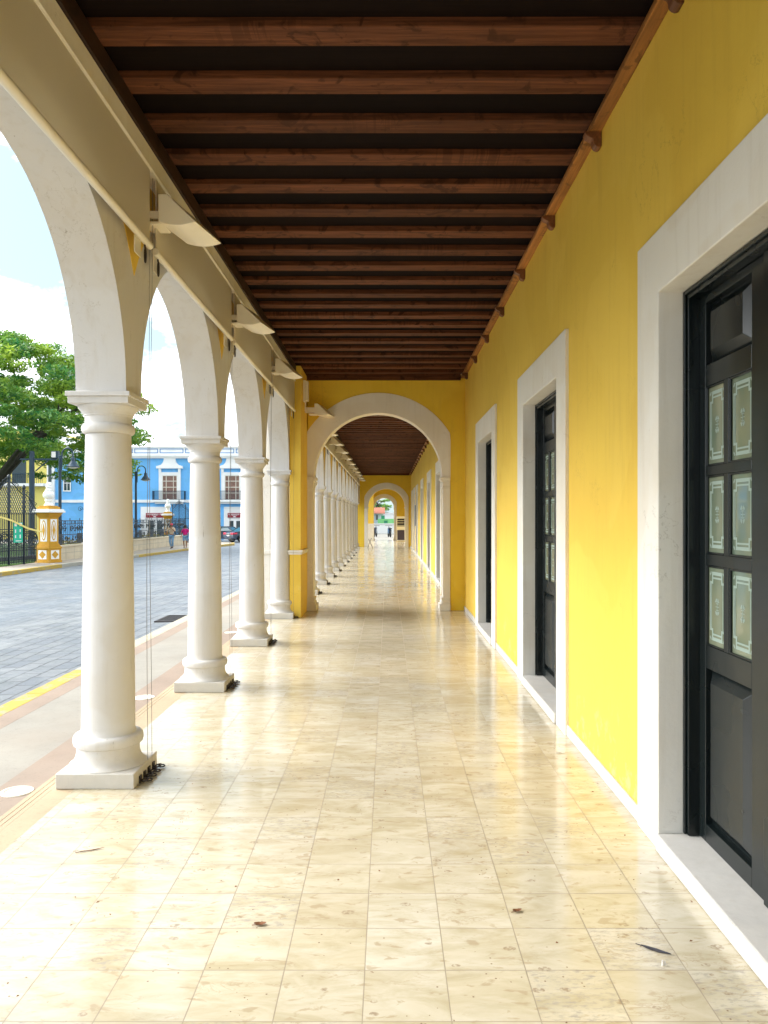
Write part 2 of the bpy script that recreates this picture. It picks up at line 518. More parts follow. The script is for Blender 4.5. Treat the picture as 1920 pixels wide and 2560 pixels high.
M['feather'] = simple('grey_feather', (0.05, 0.05, 0.065), 0.6, 0.3, 60)
M['paper'] = simple('white_scrap', (0.72, 0.70, 0.68), 0.7, 0.05)
M['soil'] = simple('dusty_ground', (0.20, 0.19, 0.17), 0.9, 0.15, 0.3)


def make_foliage(name, dark, light):
    n = NT(name)
    p = n.pos()
    f = n.math('ADD', n.math('MULTIPLY', n.noise(p, 0.55, 3), 0.75), n.math('MULTIPLY', n.noise(p, 5, 2), 0.35))
    n.base(n.ramp(f, [(0.42, dark), (0.56, tuple((a + b) / 2 for a, b in zip(dark, light))), (0.68, light)]))
    n.rough(0.55)
    tr = n.t.nodes.new('ShaderNodeBsdfTranslucent')
    n.t.links.new(n.b.inputs['Base Color'].links[0].from_socket, tr.inputs['Color'])
    mx = n.t.nodes.new('ShaderNodeMixShader')
    mx.inputs[0].default_value = 0.35
    n.t.links.new(n.b.outputs[0], mx.inputs[1])
    n.t.links.new(tr.outputs[0], mx.inputs[2])
    n.t.links.new(mx.outputs[0], n.t.nodes['Material Output'].inputs['Surface'])
    return n.m


M['foliage'] = make_foliage('tree_foliage', (0.03, 0.19, 0.055), (0.36, 0.50, 0.05))
M['shrub'] = make_foliage('shrub_foliage', (0.10, 0.13, 0.02), (0.34, 0.25, 0.05))
M['lawn'] = make_foliage('lawn_green', (0.06, 0.17, 0.02), (0.15, 0.30, 0.04))


# ---------------------------------------------------------------- mesh helpers
class MB:
    def __init__(s):
        s.v, s.f, s.mi, s.sm = [], [], [], []

    def add(s, verts, faces, mi=0, smooth=False, flat=()):
        o = len(s.v)
        s.v += [tuple(p) for p in verts]
        for f in faces:
            s.f.append([i + o for i in f])
            s.mi.append(mi)
            s.sm.append(smooth)
        for f in flat:
            s.f.append([i + o for i in f])
            s.mi.append(mi)
            s.sm.append(False)
        return s

    def box(s, x0, x1, y0, y1, z0, z1, mi=0):
        v = [(x0, y0, z0), (x1, y0, z0), (x1, y1, z0), (x0, y1, z0), (x0, y0, z1), (x1, y0, z1), (x1, y1, z1), (x0, y1, z1)]
        return s.add(v, [(0, 3, 2, 1), (4, 5, 6, 7), (0, 1, 5, 4), (1, 2, 6, 5), (2, 3, 7, 6), (3, 0, 4, 7)], mi)

    def bar(s, a, b, w, h=None, mi=0):
        """A square bar from a to b."""
        a, b = Vector(a), Vector(b)
        h = h or w
        d = (b - a).normalized()
        u = d.cross(Vector((0, 0, 1)))
        u = u.normalized() if u.length > 1e-4 else Vector((1, 0, 0))
        t = u.cross(d)
        q = [u * w / 2 + t * h / 2, -u * w / 2 + t * h / 2, -u * w / 2 - t * h / 2, u * w / 2 - t * h / 2]
        v = [a + k for k in q] + [b + k for k in q]
        return s.add(v, [(0, 1, 2, 3), (7, 6, 5, 4), (0, 4, 5, 1), (1, 5, 6, 2), (2, 6, 7, 3), (3, 7, 4, 0)], mi)

    def prism(s, poly, fn, t0, t1, mi=0, smooth=False):
        """poly: 2D points; fn(p, t) -> 3D."""
        n = len(poly)
        v = [fn(p, t0) for p in poly] + [fn(p, t1) for p in poly]
        return s.add(v, [(i, (i + 1) % n, n + (i + 1) % n, n + i) for i in range(n)], mi, smooth, [tuple(range(n))[::-1], tuple(range(n, 2 * n))])

    def lathe(s, prof, seg=32, c=(0, 0, 0), mi=0, smooth=True, caps=True):
        v, f = [], []
        for z, r in prof:
            for i in range(seg):
                a = 2 * PI * i / seg
                v.append((c[0] + r * math.cos(a), c[1] + r * math.sin(a), c[2] + z))
        for k in range(len(prof) - 1):
            for i in range(seg):
                j = (i + 1) % seg
                f.append((k * seg + i, k * seg + j, (k + 1) * seg + j, (k + 1) * seg + i))
        m = len(v)
        return s.add(v, f, mi, smooth, [tuple(range(seg))[::-1], tuple(range(m - seg, m))] if caps else ())

    def tube(s, pts, r, seg=8, mi=0, closed=False):
        pts = [Vector(p) for p in pts]
        rr = r if isinstance(r, (list, tuple)) else [r] * len(pts)
        v, f = [], []
        n = len(pts)
        prev = None
        for k, p in enumerate(pts):
            a = pts[(k - 1) % n] if closed or k > 0 else p
            b = pts[(k + 1) % n] if closed or k < n - 1 else p
            d = (b - a).normalized()
            if prev is None:
                u = d.cross(Vector((0.13, 0.31, 1)))
                if u.length < 1e-3:
                    u = d.cross(Vector((1, 0, 0)))
            else:
                u = prev - d * prev.dot(d)
            u.normalize()
            prev = u
            t = d.cross(u)
            for i in range(seg):
                ang = 2 * PI * i / seg
                v.append(p + (u * math.cos(ang) + t * math.sin(ang)) * rr[k])
        m = n if closed else n - 1
        for k in range(m):
            for i in range(seg):
                j = (i + 1) % seg
                k2 = (k + 1) % n
                f.append((k * seg + i, k * seg + j, k2 * seg + j, k2 * seg + i))
        q = len(v)
        return s.add(v, f, mi, True, () if closed else [tuple(range(seg))[::-1], tuple(range(q - seg, q))])

    def ring(s, c, R_, r, ux=(0, 1, 0), uy=(0, 0, 1), seg=16, ts=6, mi=0, a0=0.0, a1=2 * PI):
        c, ux, uy = Vector(c), Vector(ux), Vector(uy)
        full = abs(a1 - a0 - 2 * PI) < 1e-6
        m = seg if full else seg + 1
        pts = [c + ux * R_ * math.cos(a0 + (a1 - a0) * i / seg) + uy * R_ * math.sin(a0 + (a1 - a0) * i / seg) for i in range(m)]
        return s.tube(pts, r, ts, mi, closed=full)


def obj(name, mb, mats, parent=None, bevel=0.0, loc=None, rz=None):
    me = bpy.data.meshes.new(name)
    me.from_pydata([tuple(p) for p in mb.v], [], mb.f)
    for m in (mats if isinstance(mats, (list, tuple)) else [mats]):
        me.materials.append(M[m] if isinstance(m, str) else m)
    me.polygons.foreach_set('material_index', mb.mi)
    me.polygons.foreach_set('use_smooth', mb.sm)
    me.update()
    smooth_any = any(mb.sm)
    if len(mb.f) < 60000:
        bm = bmesh.new()
        bm.from_mesh(me)
        if not bevel:
            bmesh.ops.remove_doubles(bm, verts=bm.verts, dist=1e-5)
        bmesh.ops.recalc_face_normals(bm, faces=bm.faces)
        bm.to_mesh(me)
        bm.free()
    if smooth_any:
        me.set_sharp_from_angle(angle=R(32))
    o = bpy.data.objects.new(name, me)
    COL.objects.link(o)
    if parent is not None:
        o.parent = parent
    if loc is not None:
        o.location = loc
    if rz is not None:
        o.rotation_euler = (0, 0, rz)
    if bevel:
        b = o.modifiers.new('bevel', 'BEVEL')
        b.width = bevel
        b.segments = 2
        b.limit_method = 'ANGLE'
        b.angle_limit = R(40)
    return o


def tag(o, label, cat, group=None, kind='thing'):
    o['label'] = label
    o['category'] = cat
    if group:
        o['group'] = group
    o['kind'] = kind
    return o


def thing(name, label, cat, loc=(0, 0, 0), rz=0.0, group=None):
    o = bpy.data.objects.new(name, None)
    COL.objects.link(o)
    o.empty_display_size = 0.2
    o.location = loc
    o.rotation_euler = (0, 0, rz)
    return tag(o, label, cat, group)


def struct(o, kind='structure'):
    o['kind'] = kind
    return o


def dup(root, loc, rz=None, label=None, scale=None):
    r = root.copy()
    COL.objects.link(r)
    r.location = loc
    if rz is not None:
        r.rotation_euler = (0, 0, rz)
    if scale is not None:
        r.scale = scale
    if label:
        r['label'] = label
    for ch in list(root.children):
        c = ch.copy()
        COL.objects.link(c)
        c.parent = r
        for g in list(ch.children):
            d = g.copy()
            COL.objects.link(d)
            d.parent = c
    return r


ORD = ['first', 'second', 'third', 'fourth', 'fifth', 'sixth', 'seventh', 'eighth', 'ninth', 'tenth', 'eleventh', 'twelfth', 'thirteenth']

# ---------------------------------------------------------------- layout constants
XW = 1.40                       # face of the yellow wall, first bay of the gallery
XW2 = 1.31                      # the same beyond the cross arch
XC = -1.825                     # column axis
CY = [-0.28, 2.42, 5.12, 7.82, 10.52, 13.30]
Y0 = -0.6                       # the gallery's open near end, placed behind the viewer to let sky light in
YA, TA = 14.27, 0.32            # first cross arch
YB, TB = 45.0, 0.35             # second cross arch
YC_, TC = 59.0, 0.4             # end arch
ZS = 2.487                      # springing of the arcade
ZJ = 4.264                      # underside of joists


# ---------------------------------------------------------------- ground, floor, street
def gz(x, y):
    """Height of the carriageway."""
    d = min(max(-3.45 - x, 0.0), 10.5)
    return -0.15 - 0.0315 * d - 0.006 * min(max(y - 50, 0), 40)


mb = MB()
mb.add([(-900, -900, -1.25), (900, -900, -1.25), (900, 900, -1.25), (-900, 900, -1.25)], [(0, 1, 2, 3)])
struct(obj('ground', mb, 'soil'))

mb = MB().box(-1.95, 9.0, -8, 59.6, -0.5, 0.0)
struct(obj('gallery_floor', mb, 'floor'))
mb = MB().box(-2.09, -1.953, -8, 59.6, -0.5, -0.002)
mb.box(-2.125, -2.094, -8, 59.6, -0.5, -0.004)
mb.box(-2.160, -2.129, -8, 59.6, -0.5, -0.004)
mb.box(-2.195, -2.164, -8, 59.6, -0.5, -0.004)
struct(obj('gallery_edge_strip', mb, 'sandstone'))
mb = MB().box(-2.45, -2.198, -8, 75, -0.5, -0.010, 0)
mb.box(-3.12, -2.452, -8, 75, -0.5, -0.012, 1)
mb.box(-3.318, -3.122, -8, 75, -0.5, -0.012, 0)
struct(obj('pavement', mb, ['salmon', 'concrete']))
mb = MB()
y = -8.0
while y < 75:
    mb.box(-3.52, -3.32, y, y + 1.19, -0.5, -0.014, 0 if y < 8 else 1)
    y += 1.2
struct(obj('kerb', mb, ['kerb_yellow', 'kerb_pale'], bevel=0.015))

# carriageway as a gently cambered sheet
xs = [-3.522, -4.5, -6, -8, -10, -12, -13.95, -20, -40, -80]
ys = [-30, -5, 10, 20, 30, 40, 50, 55, 60, 65, 70, 75, 80, 90, 110, 140]
v = [(x, yy, gz(x, yy)) for yy in ys for x in xs]
f = []
for j in range(len(ys) - 1):
    for i in range(len(xs) - 1):
        a = j * len(xs) + i
        f.append((a, a + 1, a + 1 + len(xs), a + len(xs)))
struct(obj('road', MB().add(v, f), 'road'))
mb = MB().box(-3.3, 40, -90, -8.02, -0.6, -0.03)  # unseen pale ground added behind the viewer to bounce light up to the ceiling
struct(obj('bounce_ground', mb, 'concrete'))
# street crossing beyond the end of the gallery
mb = MB().box(-3.3, 30, 59.62, 110, -0.6, -0.06)
struct(obj('forecourt', mb, 'concrete'))

# opposite pavement with its painted kerb
KP = [(-15.0, -30), (-14.75, 0), (-14.5, 20), (-14.3, 28.9), (-14.05, 36), (-13.5, 42.5), (-12.97, 51.2), (-12.3, 58.5), (-12.05, 61.6), (-12.4, 63.4), (-13.4, 64.6), (-15.5, 65.4), (-22, 66), (-60, 66)]
ZP = -0.33
def kpt(t):
    i = min(int(t), len(KP) - 2)
    u = t - i
    return (KP[i][0] * (1 - u) + KP[i + 1][0] * u, KP[i][1] * (1 - u) + KP[i + 1][1] * u)
path = []
for i in range(len(KP) - 1):
    L_ = math.dist(KP[i], KP[i + 1])
    m_ = max(1, int(L_ / 1.0))
    path += [kpt(i + k / m_) for k in range(m_)]
path.append(KP[-1])
mb = MB()
fills = []
for i in range(len(path) - 1):
    a, b = path[i], path[i + 1]
    d = Vector((b[0] - a[0], b[1] - a[1], 0)).normalized()
    nrm = Vector((-d.y, d.x, 0))          # into the pavement (left of travel)
    mi = 0 if (a[1] < 33.5 or a[1] > 41.5) and (a[0] > -16) else 1
    p = [Vector((a[0], a[1], ZP - 0.6)), Vector((b[0], b[1], ZP - 0.6)), Vector((a[0], a[1], ZP)), Vector((b[0], b[1], ZP))]
    q = [p[2] + nrm * 0.22, p[3] + nrm * 0.22]
    mb.add([p[0], p[1], p[3], p[2]], [(0, 1, 2, 3)], mi)
    mb.add([p[2], p[3], q[1], q[0]], [(0, 1, 2, 3)], mi)
struct(obj('kerb', mb, ['kerb_yellow', 'kerb_grey']))
mb = MB()
for i in range(len(path) - 1):
    a, b = path[i], path[i + 1]
    if a[1] < 64.2:
        d = Vector((b[0] - a[0], b[1] - a[1], 0)).normalized()
        nr = Vector((-d.y, d.x, 0)) * 0.215
        mb.add([(a[0] + nr.x, a[1] + nr.y, ZP - 0.004), (b[0] + nr.x, b[1] + nr.y, ZP - 0.004), (-17.5, b[1], ZP - 0.004), (-17.5, a[1], ZP - 0.004)], [(0, 1, 2, 3)])
mb.add([(-17.5, 58, ZP - 0.004), (-15, 64.9, ZP - 0.004), (-60, 65.6, ZP - 0.004), (-60, 58, ZP - 0.004)], [(0, 1, 2, 3)])
struct(obj('pavement', mb, 'far_pave'))
mb = MB().box(-75, -15.9, 5, 60.5, -0.8, -0.30)
struct(obj('park_lawn', mb, 'lawn'))


# ---------------------------------------------------------------- arcade walls
def arcade(name, cys, x0, x1, ztop, label, ringw, y_start=None, y_end=None):
    """White wall over the columns: semicircular arches between piers, yellow spandrels above the arch bands."""
    root = thing(name, label, 'arcade', (0, 0, 0))
    mb = MB()
    yel = MB()
    ph = 0.15
    N = 28
    def pier(a, b):
        mb.box(x0, x1, a, b, ZS, ztop)
    for i, c in enumerate(cys):
        a = y_start if (i == 0 and y_start is not None) else c - ph
        b = y_end if (i == len(cys) - 1 and y_end is not None) else c + ph
        pier(a, b)
    for i in range(len(cys) - 1):
        a, b = cys[i] + ph, cys[i + 1] - ph
        c, r = (a + b) / 2, (b - a) / 2
        pts = [(c - r * math.cos(PI * k / N), ZS + r * math.sin(PI * k / N)) for k in range(N + 1)]
        for k in range(N):
            (ya, za), (yb, zb) = pts[k], pts[k + 1]
            for x in (x0, x1):
                mb.add([(x, ya, za), (x, yb, zb), (x, yb, ztop), (x, ya, ztop)], [(0, 1, 2, 3)])
            mb.add([(x0, ya, za), (x1, ya, za), (x1, yb, zb), (x0, yb, zb)], [(0, 1, 2, 3)], 0, True)
            mb.add([(x0, ya, ztop), (x1, ya, ztop), (x1, yb, ztop), (x0, yb, ztop)], [(0, 1, 2, 3)])
    obj('arch_wall', mb, 'white_col', root)
    # spandrels: above the concentric bands
    for i in range(1, len(cys) - 1):
        c = cys[i]
        hl, hr = c - cys[i - 1], cys[i + 1] - c
        rl, rr = (hl - 2 * ph) / 2 + ringw, (hr - 2 * ph) / 2 + ringw
        xs_ = x1 + 0.003
        pts = []
        for k in range(-12, 13):
            dy = k / 12 * 1.0
            half, rad = (hl / 2, rl) if dy < 0 else (hr / 2, rr)
            q = rad * rad - (half - abs(dy)) ** 2
            z = ZS + math.sqrt(max(q, 0.0))
            if z < ztop - 0.42 and z > ZS + 0.1:
                pts.append((c + dy, z))
        if len(pts) < 3:
            continue
        zt = pts[0][1]
        poly = [(p[0], p[1]) for p in pts] + [(pts[-1][0], max(zt, pts[-1][1]) + 0.01), (pts[0][0], max(zt, pts[0][1]) + 0.01)]
        m2 = MB().prism(poly, lambda p, t: (t, p[0], p[1]), x1 - 0.02, xs_)
        obj('spandrel', m2, 'yellow', root)
    return root


arcade_a = arcade('arcade', CY, -1.98, -1.66, 4.9, 'white arched wall over the four nearest columns, with yellow spandrel tips', 0.36, y_start=Y0, y_end=13.45)
mb = MB().box(-1.66, -1.565, Y0, 13.2, 3.985, 4.128)
mb.box(-1.565, -1.553, Y0, 13.2, 3.985, 4.0)
obj('fascia', mb, 'white', arcade_a, bevel=0.004)
CY2 = [14.95 + 2.5 * k for k in range(12)]
XS2 = 0.04
arcade_b = arcade('arcade', CY2, -1.98 + XS2, -1.66 + XS2, 4.9, 'long white arched wall with yellow spandrels, beyond the yellow cross arch', 0.22, y_start=YA + TA, y_end=YB)
mb = MB().box(-1.66 + XS2, -1.565 + XS2, YA + TA + 0.02, YB - 0.02, 3.93, 4.06)
obj('fascia', mb, 'white', arcade_b)


# ---------------------------------------------------------------- columns
def make_column():
    c = thing('column', '', 'column', (XC, CY[2], 0), 0, 'white arcade columns')
    obj('plinth', MB().box(-0.245, 0.245, -0.245, 0.245, 0.0, 0.095), 'white_stone', c, bevel=0.006)
    base = [(0.0955, 0.242), (0.102, 0.241), (0.110, 0.230), (0.122, 0.216), (0.140, 0.205), (0.162, 0.1985), (0.180, 0.196), (0.222, 0.196), (0.2235, 0.207), (0.230, 0.215), (0.245, 0.2185), (0.262, 0.2195), (0.278, 0.216), (0.288, 0.208), (0.294, 0.198), (0.296, 0.166)]
    obj('base_moulding', MB().lathe(base, 48), 'white_col', c)
    sh = [(0.295, 0.176), (0.31, 0.169), (0.34, 0.1675)] + [(0.34 + 1.89 * k / 12, 0.1675 - 0.0255 * (k / 12) ** 1.35) for k in range(1, 13)]
    obj('shaft', MB().lathe(sh, 48), 'white_col', c)
    cap = [(2.231, 0.142), (2.233, 0.154), (2.24, 0.161), (2.252, 0.166), (2.268, 0.167), (2.283, 0.163), (2.292, 0.156), (2.296, 0.147), (2.30, 0.1455), (2.342, 0.1455), (2.345, 0.152), (2.356, 0.153), (2.358, 0.158), (2.37, 0.163), (2.383, 0.176), (2.396, 0.186), (2.411, 0.189)]
    k = MB().lathe(cap, 48)
    k.box(-0.191, 0.191, -0.191, 0.191, 2.411, 2.455)
    k.box(-0.203, 0.203, -0.203, 0.203, 2.455, 2.485)
    obj('capital', k, 'white_col', c, bevel=0.004)
    return c


col0 = make_column()
col0['label'] = 'nearest full white column in view, between the pavement and the gallery floor'
dup(col0, (XC, CY[1], 0), label='white column at the near foot of the arch that the photo cuts off')
dup(col0, (XC, CY[0], 0), label='white column standing just behind the viewer along the kerb side')
dup(col0, (XC, CY[3], 0), label='second full white column from the viewer, in front of the blue building')
dup(col0, (XC, CY[4], 0), label='third full white column from the viewer, beside the parked cars')
dup(col0, (XC, CY[5], 0), label='white column engaged with the yellow pier, fourth from the viewer')
for k, yy in enumerate(CY2):
    dup(col0, (XC + XS2, yy, 0), label=f'slim white column beyond the cross arch, {ORD[k]} in the receding row')


# ---------------------------------------------------------------- roller blinds with their cords, hooks, lamps
def make_blind(length, name='roller_blind', loc=(0, 0, 0), zb=3.50, zt=3.99, label=''):
    """Half-drawn canvas blind; origin at the near end on the fabric plane."""
    b = thing(name, label, 'blind', loc, 0, 'half-drawn canvas blinds over the arches')
    obj('canvas', MB().box(-0.004, 0.004, 0, length, zb, zt), 'fabric', b)
    pts = [(0.0, -0.02, zb - 0.012), (0.0, length + 0.02, zb - 0.012)]
    t = MB().tube(pts, 0.024, 14)
    t.lathe([(0, 0.016), (0.03, 0.016)], 10, (0, 0, 0)) if False else None
    obj('bottom_bar', t, 'bar', b)
    for yy in (0.09, length - 0.16):
        br = MB().box(-0.03, -0.022, yy - 0.06, yy + 0.06, zb - 0.13, zb - 0.02)
        obj('bracket', br, 'bar', b, bevel=0.003)
        hk = MB()
        yh = yy + (0.09 if yy > 1 else -0.02)
        hk.tube([(-0.008, yh, zb - 0.035), (-0.004, yh, zb - 0.06)], 0.006, 8)
        lp = [(-0.004, yh + 0.013 * math.cos(a), zb - 0.105 + 0.045 * math.sin(a)) for a in [2 * PI * i / 16 for i in range(16)]]
        hk.tube(lp, 0.006, 8, closed=True)
        obj('hook', hk, 'iron', b)
    for k, (ya, yb_) in enumerate(((length + 0.03, length + 0.0), (length + 0.09, length + 0.075))):
        pts = []
        for i in range(13):
            u = i / 12
            z = zt - 0.02 - u * (zt - 0.06)
            pts.append((-0.012 + 0.006 * math.sin(u * 7 + k), ya + (yb_ - ya) * u + 0.012 * math.sin(u * 5 + 2 * k) * (1 if k else 0.2), z))
        obj('cord', MB().tube(pts, 0.0018, 5), 'cord', b)
    return b


labels_b = ['canvas blind nearest the viewer, across the arch cut off at the left',
            'canvas blind between the nearest and second full columns',
            'canvas blind between the second and third full columns',
            'canvas blind between the third column and the yellow pier']
bl = make_blind(CY[2] + 0.05 - (CY[1] + 0.2), loc=(-1.575, CY[1] + 0.2, 0), label=labels_b[0])
dup(bl, (-1.575, CY[2] + 0.2, 0), label=labels_b[1])
dup(bl, (-1.575, CY[3] + 0.2, 0), label=labels_b[2])
make_blind(13.17 - (CY[4] + 0.2), loc=(-1.575, CY[4] + 0.2, 0), label=labels_b[3])
dup(bl, (-1.575, CY[0] + 0.2, 0), label='canvas blind across the arch beside the viewer')
bl2 = None
for k in range(len(CY2) - 1):
    lab = f'cream blind over the {ORD[k]} arch beyond the cross arch'
    loc = (-1.575 + XS2, CY2[k] + 0.18, 0)
    if bl2 is None:
        bl2 = make_blind(2.36, loc=loc, zb=3.46, zt=3.93, label=lab)
    else:
        dup(bl2, loc, label=lab)


def make_lamp(loc, label):
    """Wedge-shaped enamel wall light, end cap towards the viewer, curved underside."""
    t = thing('wall_lamp', label, 'wall light', loc, 0, 'cream wedge wall lights along the arcade')
    W, Hh, Ln = 0.245, 0.185, 0.42
    n_ = 12
    # plan of the underside: front edge bowed outwards
    v, f = [], []
    sec = [(0.0, Hh), (0.055, Hh), (W, 0.012), (W, 0.0)]
    under = [(W * (1 - i / n_), -0.022 * math.sin(PI * i / n_)) for i in range(n_ + 1)]
    poly = [(0.0, Hh), (0.055, Hh), (W, 0.006)] + under
    mbx = MB().prism(poly, lambda p, tt: (p[0] + 0.085 * tt / Ln, tt, p[1] - 0.0 * tt), 0.0, Ln)
    obj('shade', mbx, 'lamp', t, bevel=0.003)
    a = MB().box(-0.10, 0.02, 0.04, 0.16, 0.035, 0.09)
    a.box(-0.10, 0.03, 0.02, 0.20, -0.006, 0.012)
    obj('bracket_arm', a, 'lamp', t, bevel=0.003)
    return t


lamp0 = make_lamp((-1.53, CY[2] + 0.10, 3.66), 'cream wall light above the nearest full column')
dup(lamp0, (-1.53, CY[3] + 0.10, 3.66), label='cream wall light above the second full column')
dup(lamp0, (-1.53, CY[4] + 0.10, 3.66), label='cream wall light above the third full column')
dup(lamp0, (-1.53, CY[1] + 0.10, 3.66), label='cream wall light above the column beside the viewer')
lp = dup(lamp0, (-1.30, 13.85, 3.52), label='cream wall light on the yellow pier, before the white arch band')
arm = MB().box(-0.17, 0.0, 0.02, 0.10, 0.03, 0.12)
obj('pier_bracket', arm, 'lamp', lp, bevel=0.003)
for k in range(len(CY2) - 1):
    dup(lamp0, (-1.52 + XS2, CY2[k] + 0.35, 3.60), label=f'cream wall light over the {ORD[k]} column beyond the cross arch')


def make_rings(loc, label):
    t = thing('tie_rings', label, 'tie rings', loc, 0, 'iron tie rings at the column plinths')
    rnd = random.Random(4)
    for yy in (-0.13, -0.04, 0.05, 0.15):
        m_ = MB()
        m_.box(0.0, 0.008, yy - 0.02, yy + 0.02, 0.004, 0.05)
        tilt = rnd.uniform(-0.5, 0.5)
        m_.ring((0.034, yy, 0.024), 0.022, 0.005, (math.cos(tilt), math.sin(tilt), 0.2), (-math.sin(tilt) * 0.9, math.cos(tilt) * 0.9, 0.25), 16, 6)
        m_.ring((0.05, yy + 0.028, 0.014), 0.019, 0.0045, (1, 0.3, 0), (-0.3, 1, 0.1), 14, 6)
        obj('ring', m_, 'iron', t)
    return t


rg = make_rings((XC + 0.2455, CY[2], 0), 'dark iron tie rings at the foot of the nearest full column')
for k, w in ((3, 'second full'), (4, 'third full'), (5, 'pier-side')):
    dup(rg, (XC + 0.2455, CY[k], 0), label=f'dark iron tie rings at the foot of the {w} column')
for k, yy in enumerate(CY2[:10]):
    dup(rg, (XC + XS2 + 0.2455, yy, 0), label=f'dark iron tie rings at the {ORD[k]} column beyond the cross arch')


# ---------------------------------------------------------------- beamed ceilings
def corbel_poly():
    return [(0, 4.219), (0.108, 4.219), (0.106, 4.205), (0.098, 4.193), (0.085, 4.184), (0.068, 4.177), (0.057, 4.170), (0.053, 4.160), (0.053, 4.147), (0.047, 4.132), (0.035, 4.121), (0.02, 4.116), (0.008, 4.118), (0, 4.124)]


def ceiling(name, label, xw, xl, y0, y1, first, dz, cfirst, xroof):
    t = thing(name, label, 'ceiling', (0, 0, dz))
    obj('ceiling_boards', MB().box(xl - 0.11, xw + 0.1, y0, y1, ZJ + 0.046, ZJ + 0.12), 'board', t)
    obj('roof_slab', MB().box(-2.0, xroof, y0, y1, ZJ + 0.122, 4.95), 'white_far', t)
    jm = None
    rnd = random.Random(3)
    y = first
    while y < y1 - 0.30:
        if y > y0:
            if jm is None:
                m_ = MB().box(xl - 0.10, xw + 0.05, 0.006, 0.180, 0, 0.06)
                jo = obj('joist', m_, 'joist', t, bevel=0.006)
                jm = jo
            else:
                jo = jm.copy()
                COL.objects.link(jo)
                jo.parent = t
            jo.location = (0, y + rnd.uniform(-0.006, 0.006), ZJ + rnd.uniform(-0.004, 0.004))
            jo.rotation_euler = (0, rnd.uniform(-0.0012, 0.0012), rnd.uniform(-0.0025, 0.0025))
        y += 0.49
    p = MB()
    y = y0 + 0.01
    while y < y1 - 0.01:
        ye = min(y + 2.86, y1 - 0.005)
        p.box(xw - 0.08, xw - 0.001, y, ye - 0.004, 4.22, 4.258)
        y += 2.86
    obj('wall_plate', p, 'plate', t, bevel=0.004)
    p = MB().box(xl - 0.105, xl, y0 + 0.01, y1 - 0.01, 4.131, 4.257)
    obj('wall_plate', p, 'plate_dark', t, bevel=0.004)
    bl_ = MB().box(xw - 0.03, xw + 0.04, y0, y1, 4.262, 4.306)
    bl_.box(xl - 0.10, xl - 0.03, y0, y1, 4.262, 4.306)
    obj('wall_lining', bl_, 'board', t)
    obj('end_beam', MB().box(xl + 0.002, xw - 0.082, y1 - 0.09, y1 - 0.003, 4.185, ZJ + 0.044), 'joist', t, bevel=0.005)
    cm = None
    y = cfirst
    while y < y1:
        if y > y0:
            if cm is None:
                m_ = MB().prism(corbel_poly(), lambda q, tt: (-q[0], tt, q[1]), 0.0, 0.075)
                co = cm = obj('corbel', m_, 'corbel', t, bevel=0.003)
            else:
                co = cm.copy()
                COL.objects.link(co)
                co.parent = t
            co.location = (xw - 0.001, y, 0)
            c2 = None
        y += 1.43
    return t


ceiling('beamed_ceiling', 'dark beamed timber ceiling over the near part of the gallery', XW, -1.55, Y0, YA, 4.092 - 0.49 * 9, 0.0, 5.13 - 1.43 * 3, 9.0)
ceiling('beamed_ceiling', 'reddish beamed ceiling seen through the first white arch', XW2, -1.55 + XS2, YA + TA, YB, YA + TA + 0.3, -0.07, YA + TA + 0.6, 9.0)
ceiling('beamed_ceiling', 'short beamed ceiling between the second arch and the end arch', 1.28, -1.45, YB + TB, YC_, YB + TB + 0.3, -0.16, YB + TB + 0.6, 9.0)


# ---------------------------------------------------------------- yellow wall with doorways
def wall_run(name, label, xw, y0, y1, doors, tall=3.155, open_top=2.84, surround=0.325, mats='yellow', thick=0.34):
    """doors: list of (near edge, far edge) of the openings."""
    w = thing(name, label, 'wall', (0, 0, 0))
    mb = MB()
    y = y0
    for a, b in doors:
        mb.box(xw, xw + thick, y, a, 0, 4.30)
        mb.box(xw, xw + thick, a, b, open_top, 4.30)
        y = b
    mb.box(xw, xw + thick, y, y1, 0, 4.30)
    obj('plaster_face', mb, mats, w)
    s_ = surround
    prev = y0
    for a, b in doors:
        m_ = MB()
        xf = xw - 0.028
        # jambs and lintel lining the opening, proud of the wall
        ot = open_top - 0.004
        m_.prism([(a - s_, 0), (a - s_, tall), (b + s_, tall), (b + s_, 0), (b - 0.004, 0), (b - 0.004, ot), (a + 0.004, ot), (a + 0.004, 0)], lambda p, q: (q, p[0], p[1]), xf, xw + 0.16)
        obj('door_surround', m_, 'white', w, bevel=0.006)
        th = MB().box(xw - 0.045, xw + 0.33, a + 0.008, b - 0.008, 0, 0.088)
        obj('threshold', th, 'white_stone', w, bevel=0.012)
        if a - s_ - prev > 0.06:
            obj('skirting', MB().box(xw - 0.016, xw - 0.001, prev + 0.002, a - s_ - 0.002, 0, 0.085), 'white_stone', w, bevel=0.004)
        prev = b + s_
    if y1 - prev > 0.06:
        obj('skirting', MB().box(xw - 0.016, xw - 0.001, prev + 0.002, y1, 0, 0.085), 'white_stone', w, bevel=0.004)
    return w


DOORS1 = [(2.40, 3.99), (6.40, 7.99), (10.40, 11.98)]
wall_run('yellow_wall', 'yellow plastered wall with tall white-framed doorways along the right', XW, Y0, YA, DOORS1)
DOORS2 = [(19.3, 20.9), (24.0, 25.6), (29.2, 30.8), (34.4, 36.0), (38.0, 39.4), (41.5, 42.9)]
wall_run('yellow_wall', 'yellow wall with white doorways receding beyond the first cross arch', XW2, YA + TA, YB, DOORS2)
wall_run('yellow_wall', 'short dim yellow wall behind the metal cabinet at the far end', 1.29, YB + TB, YC_, [])


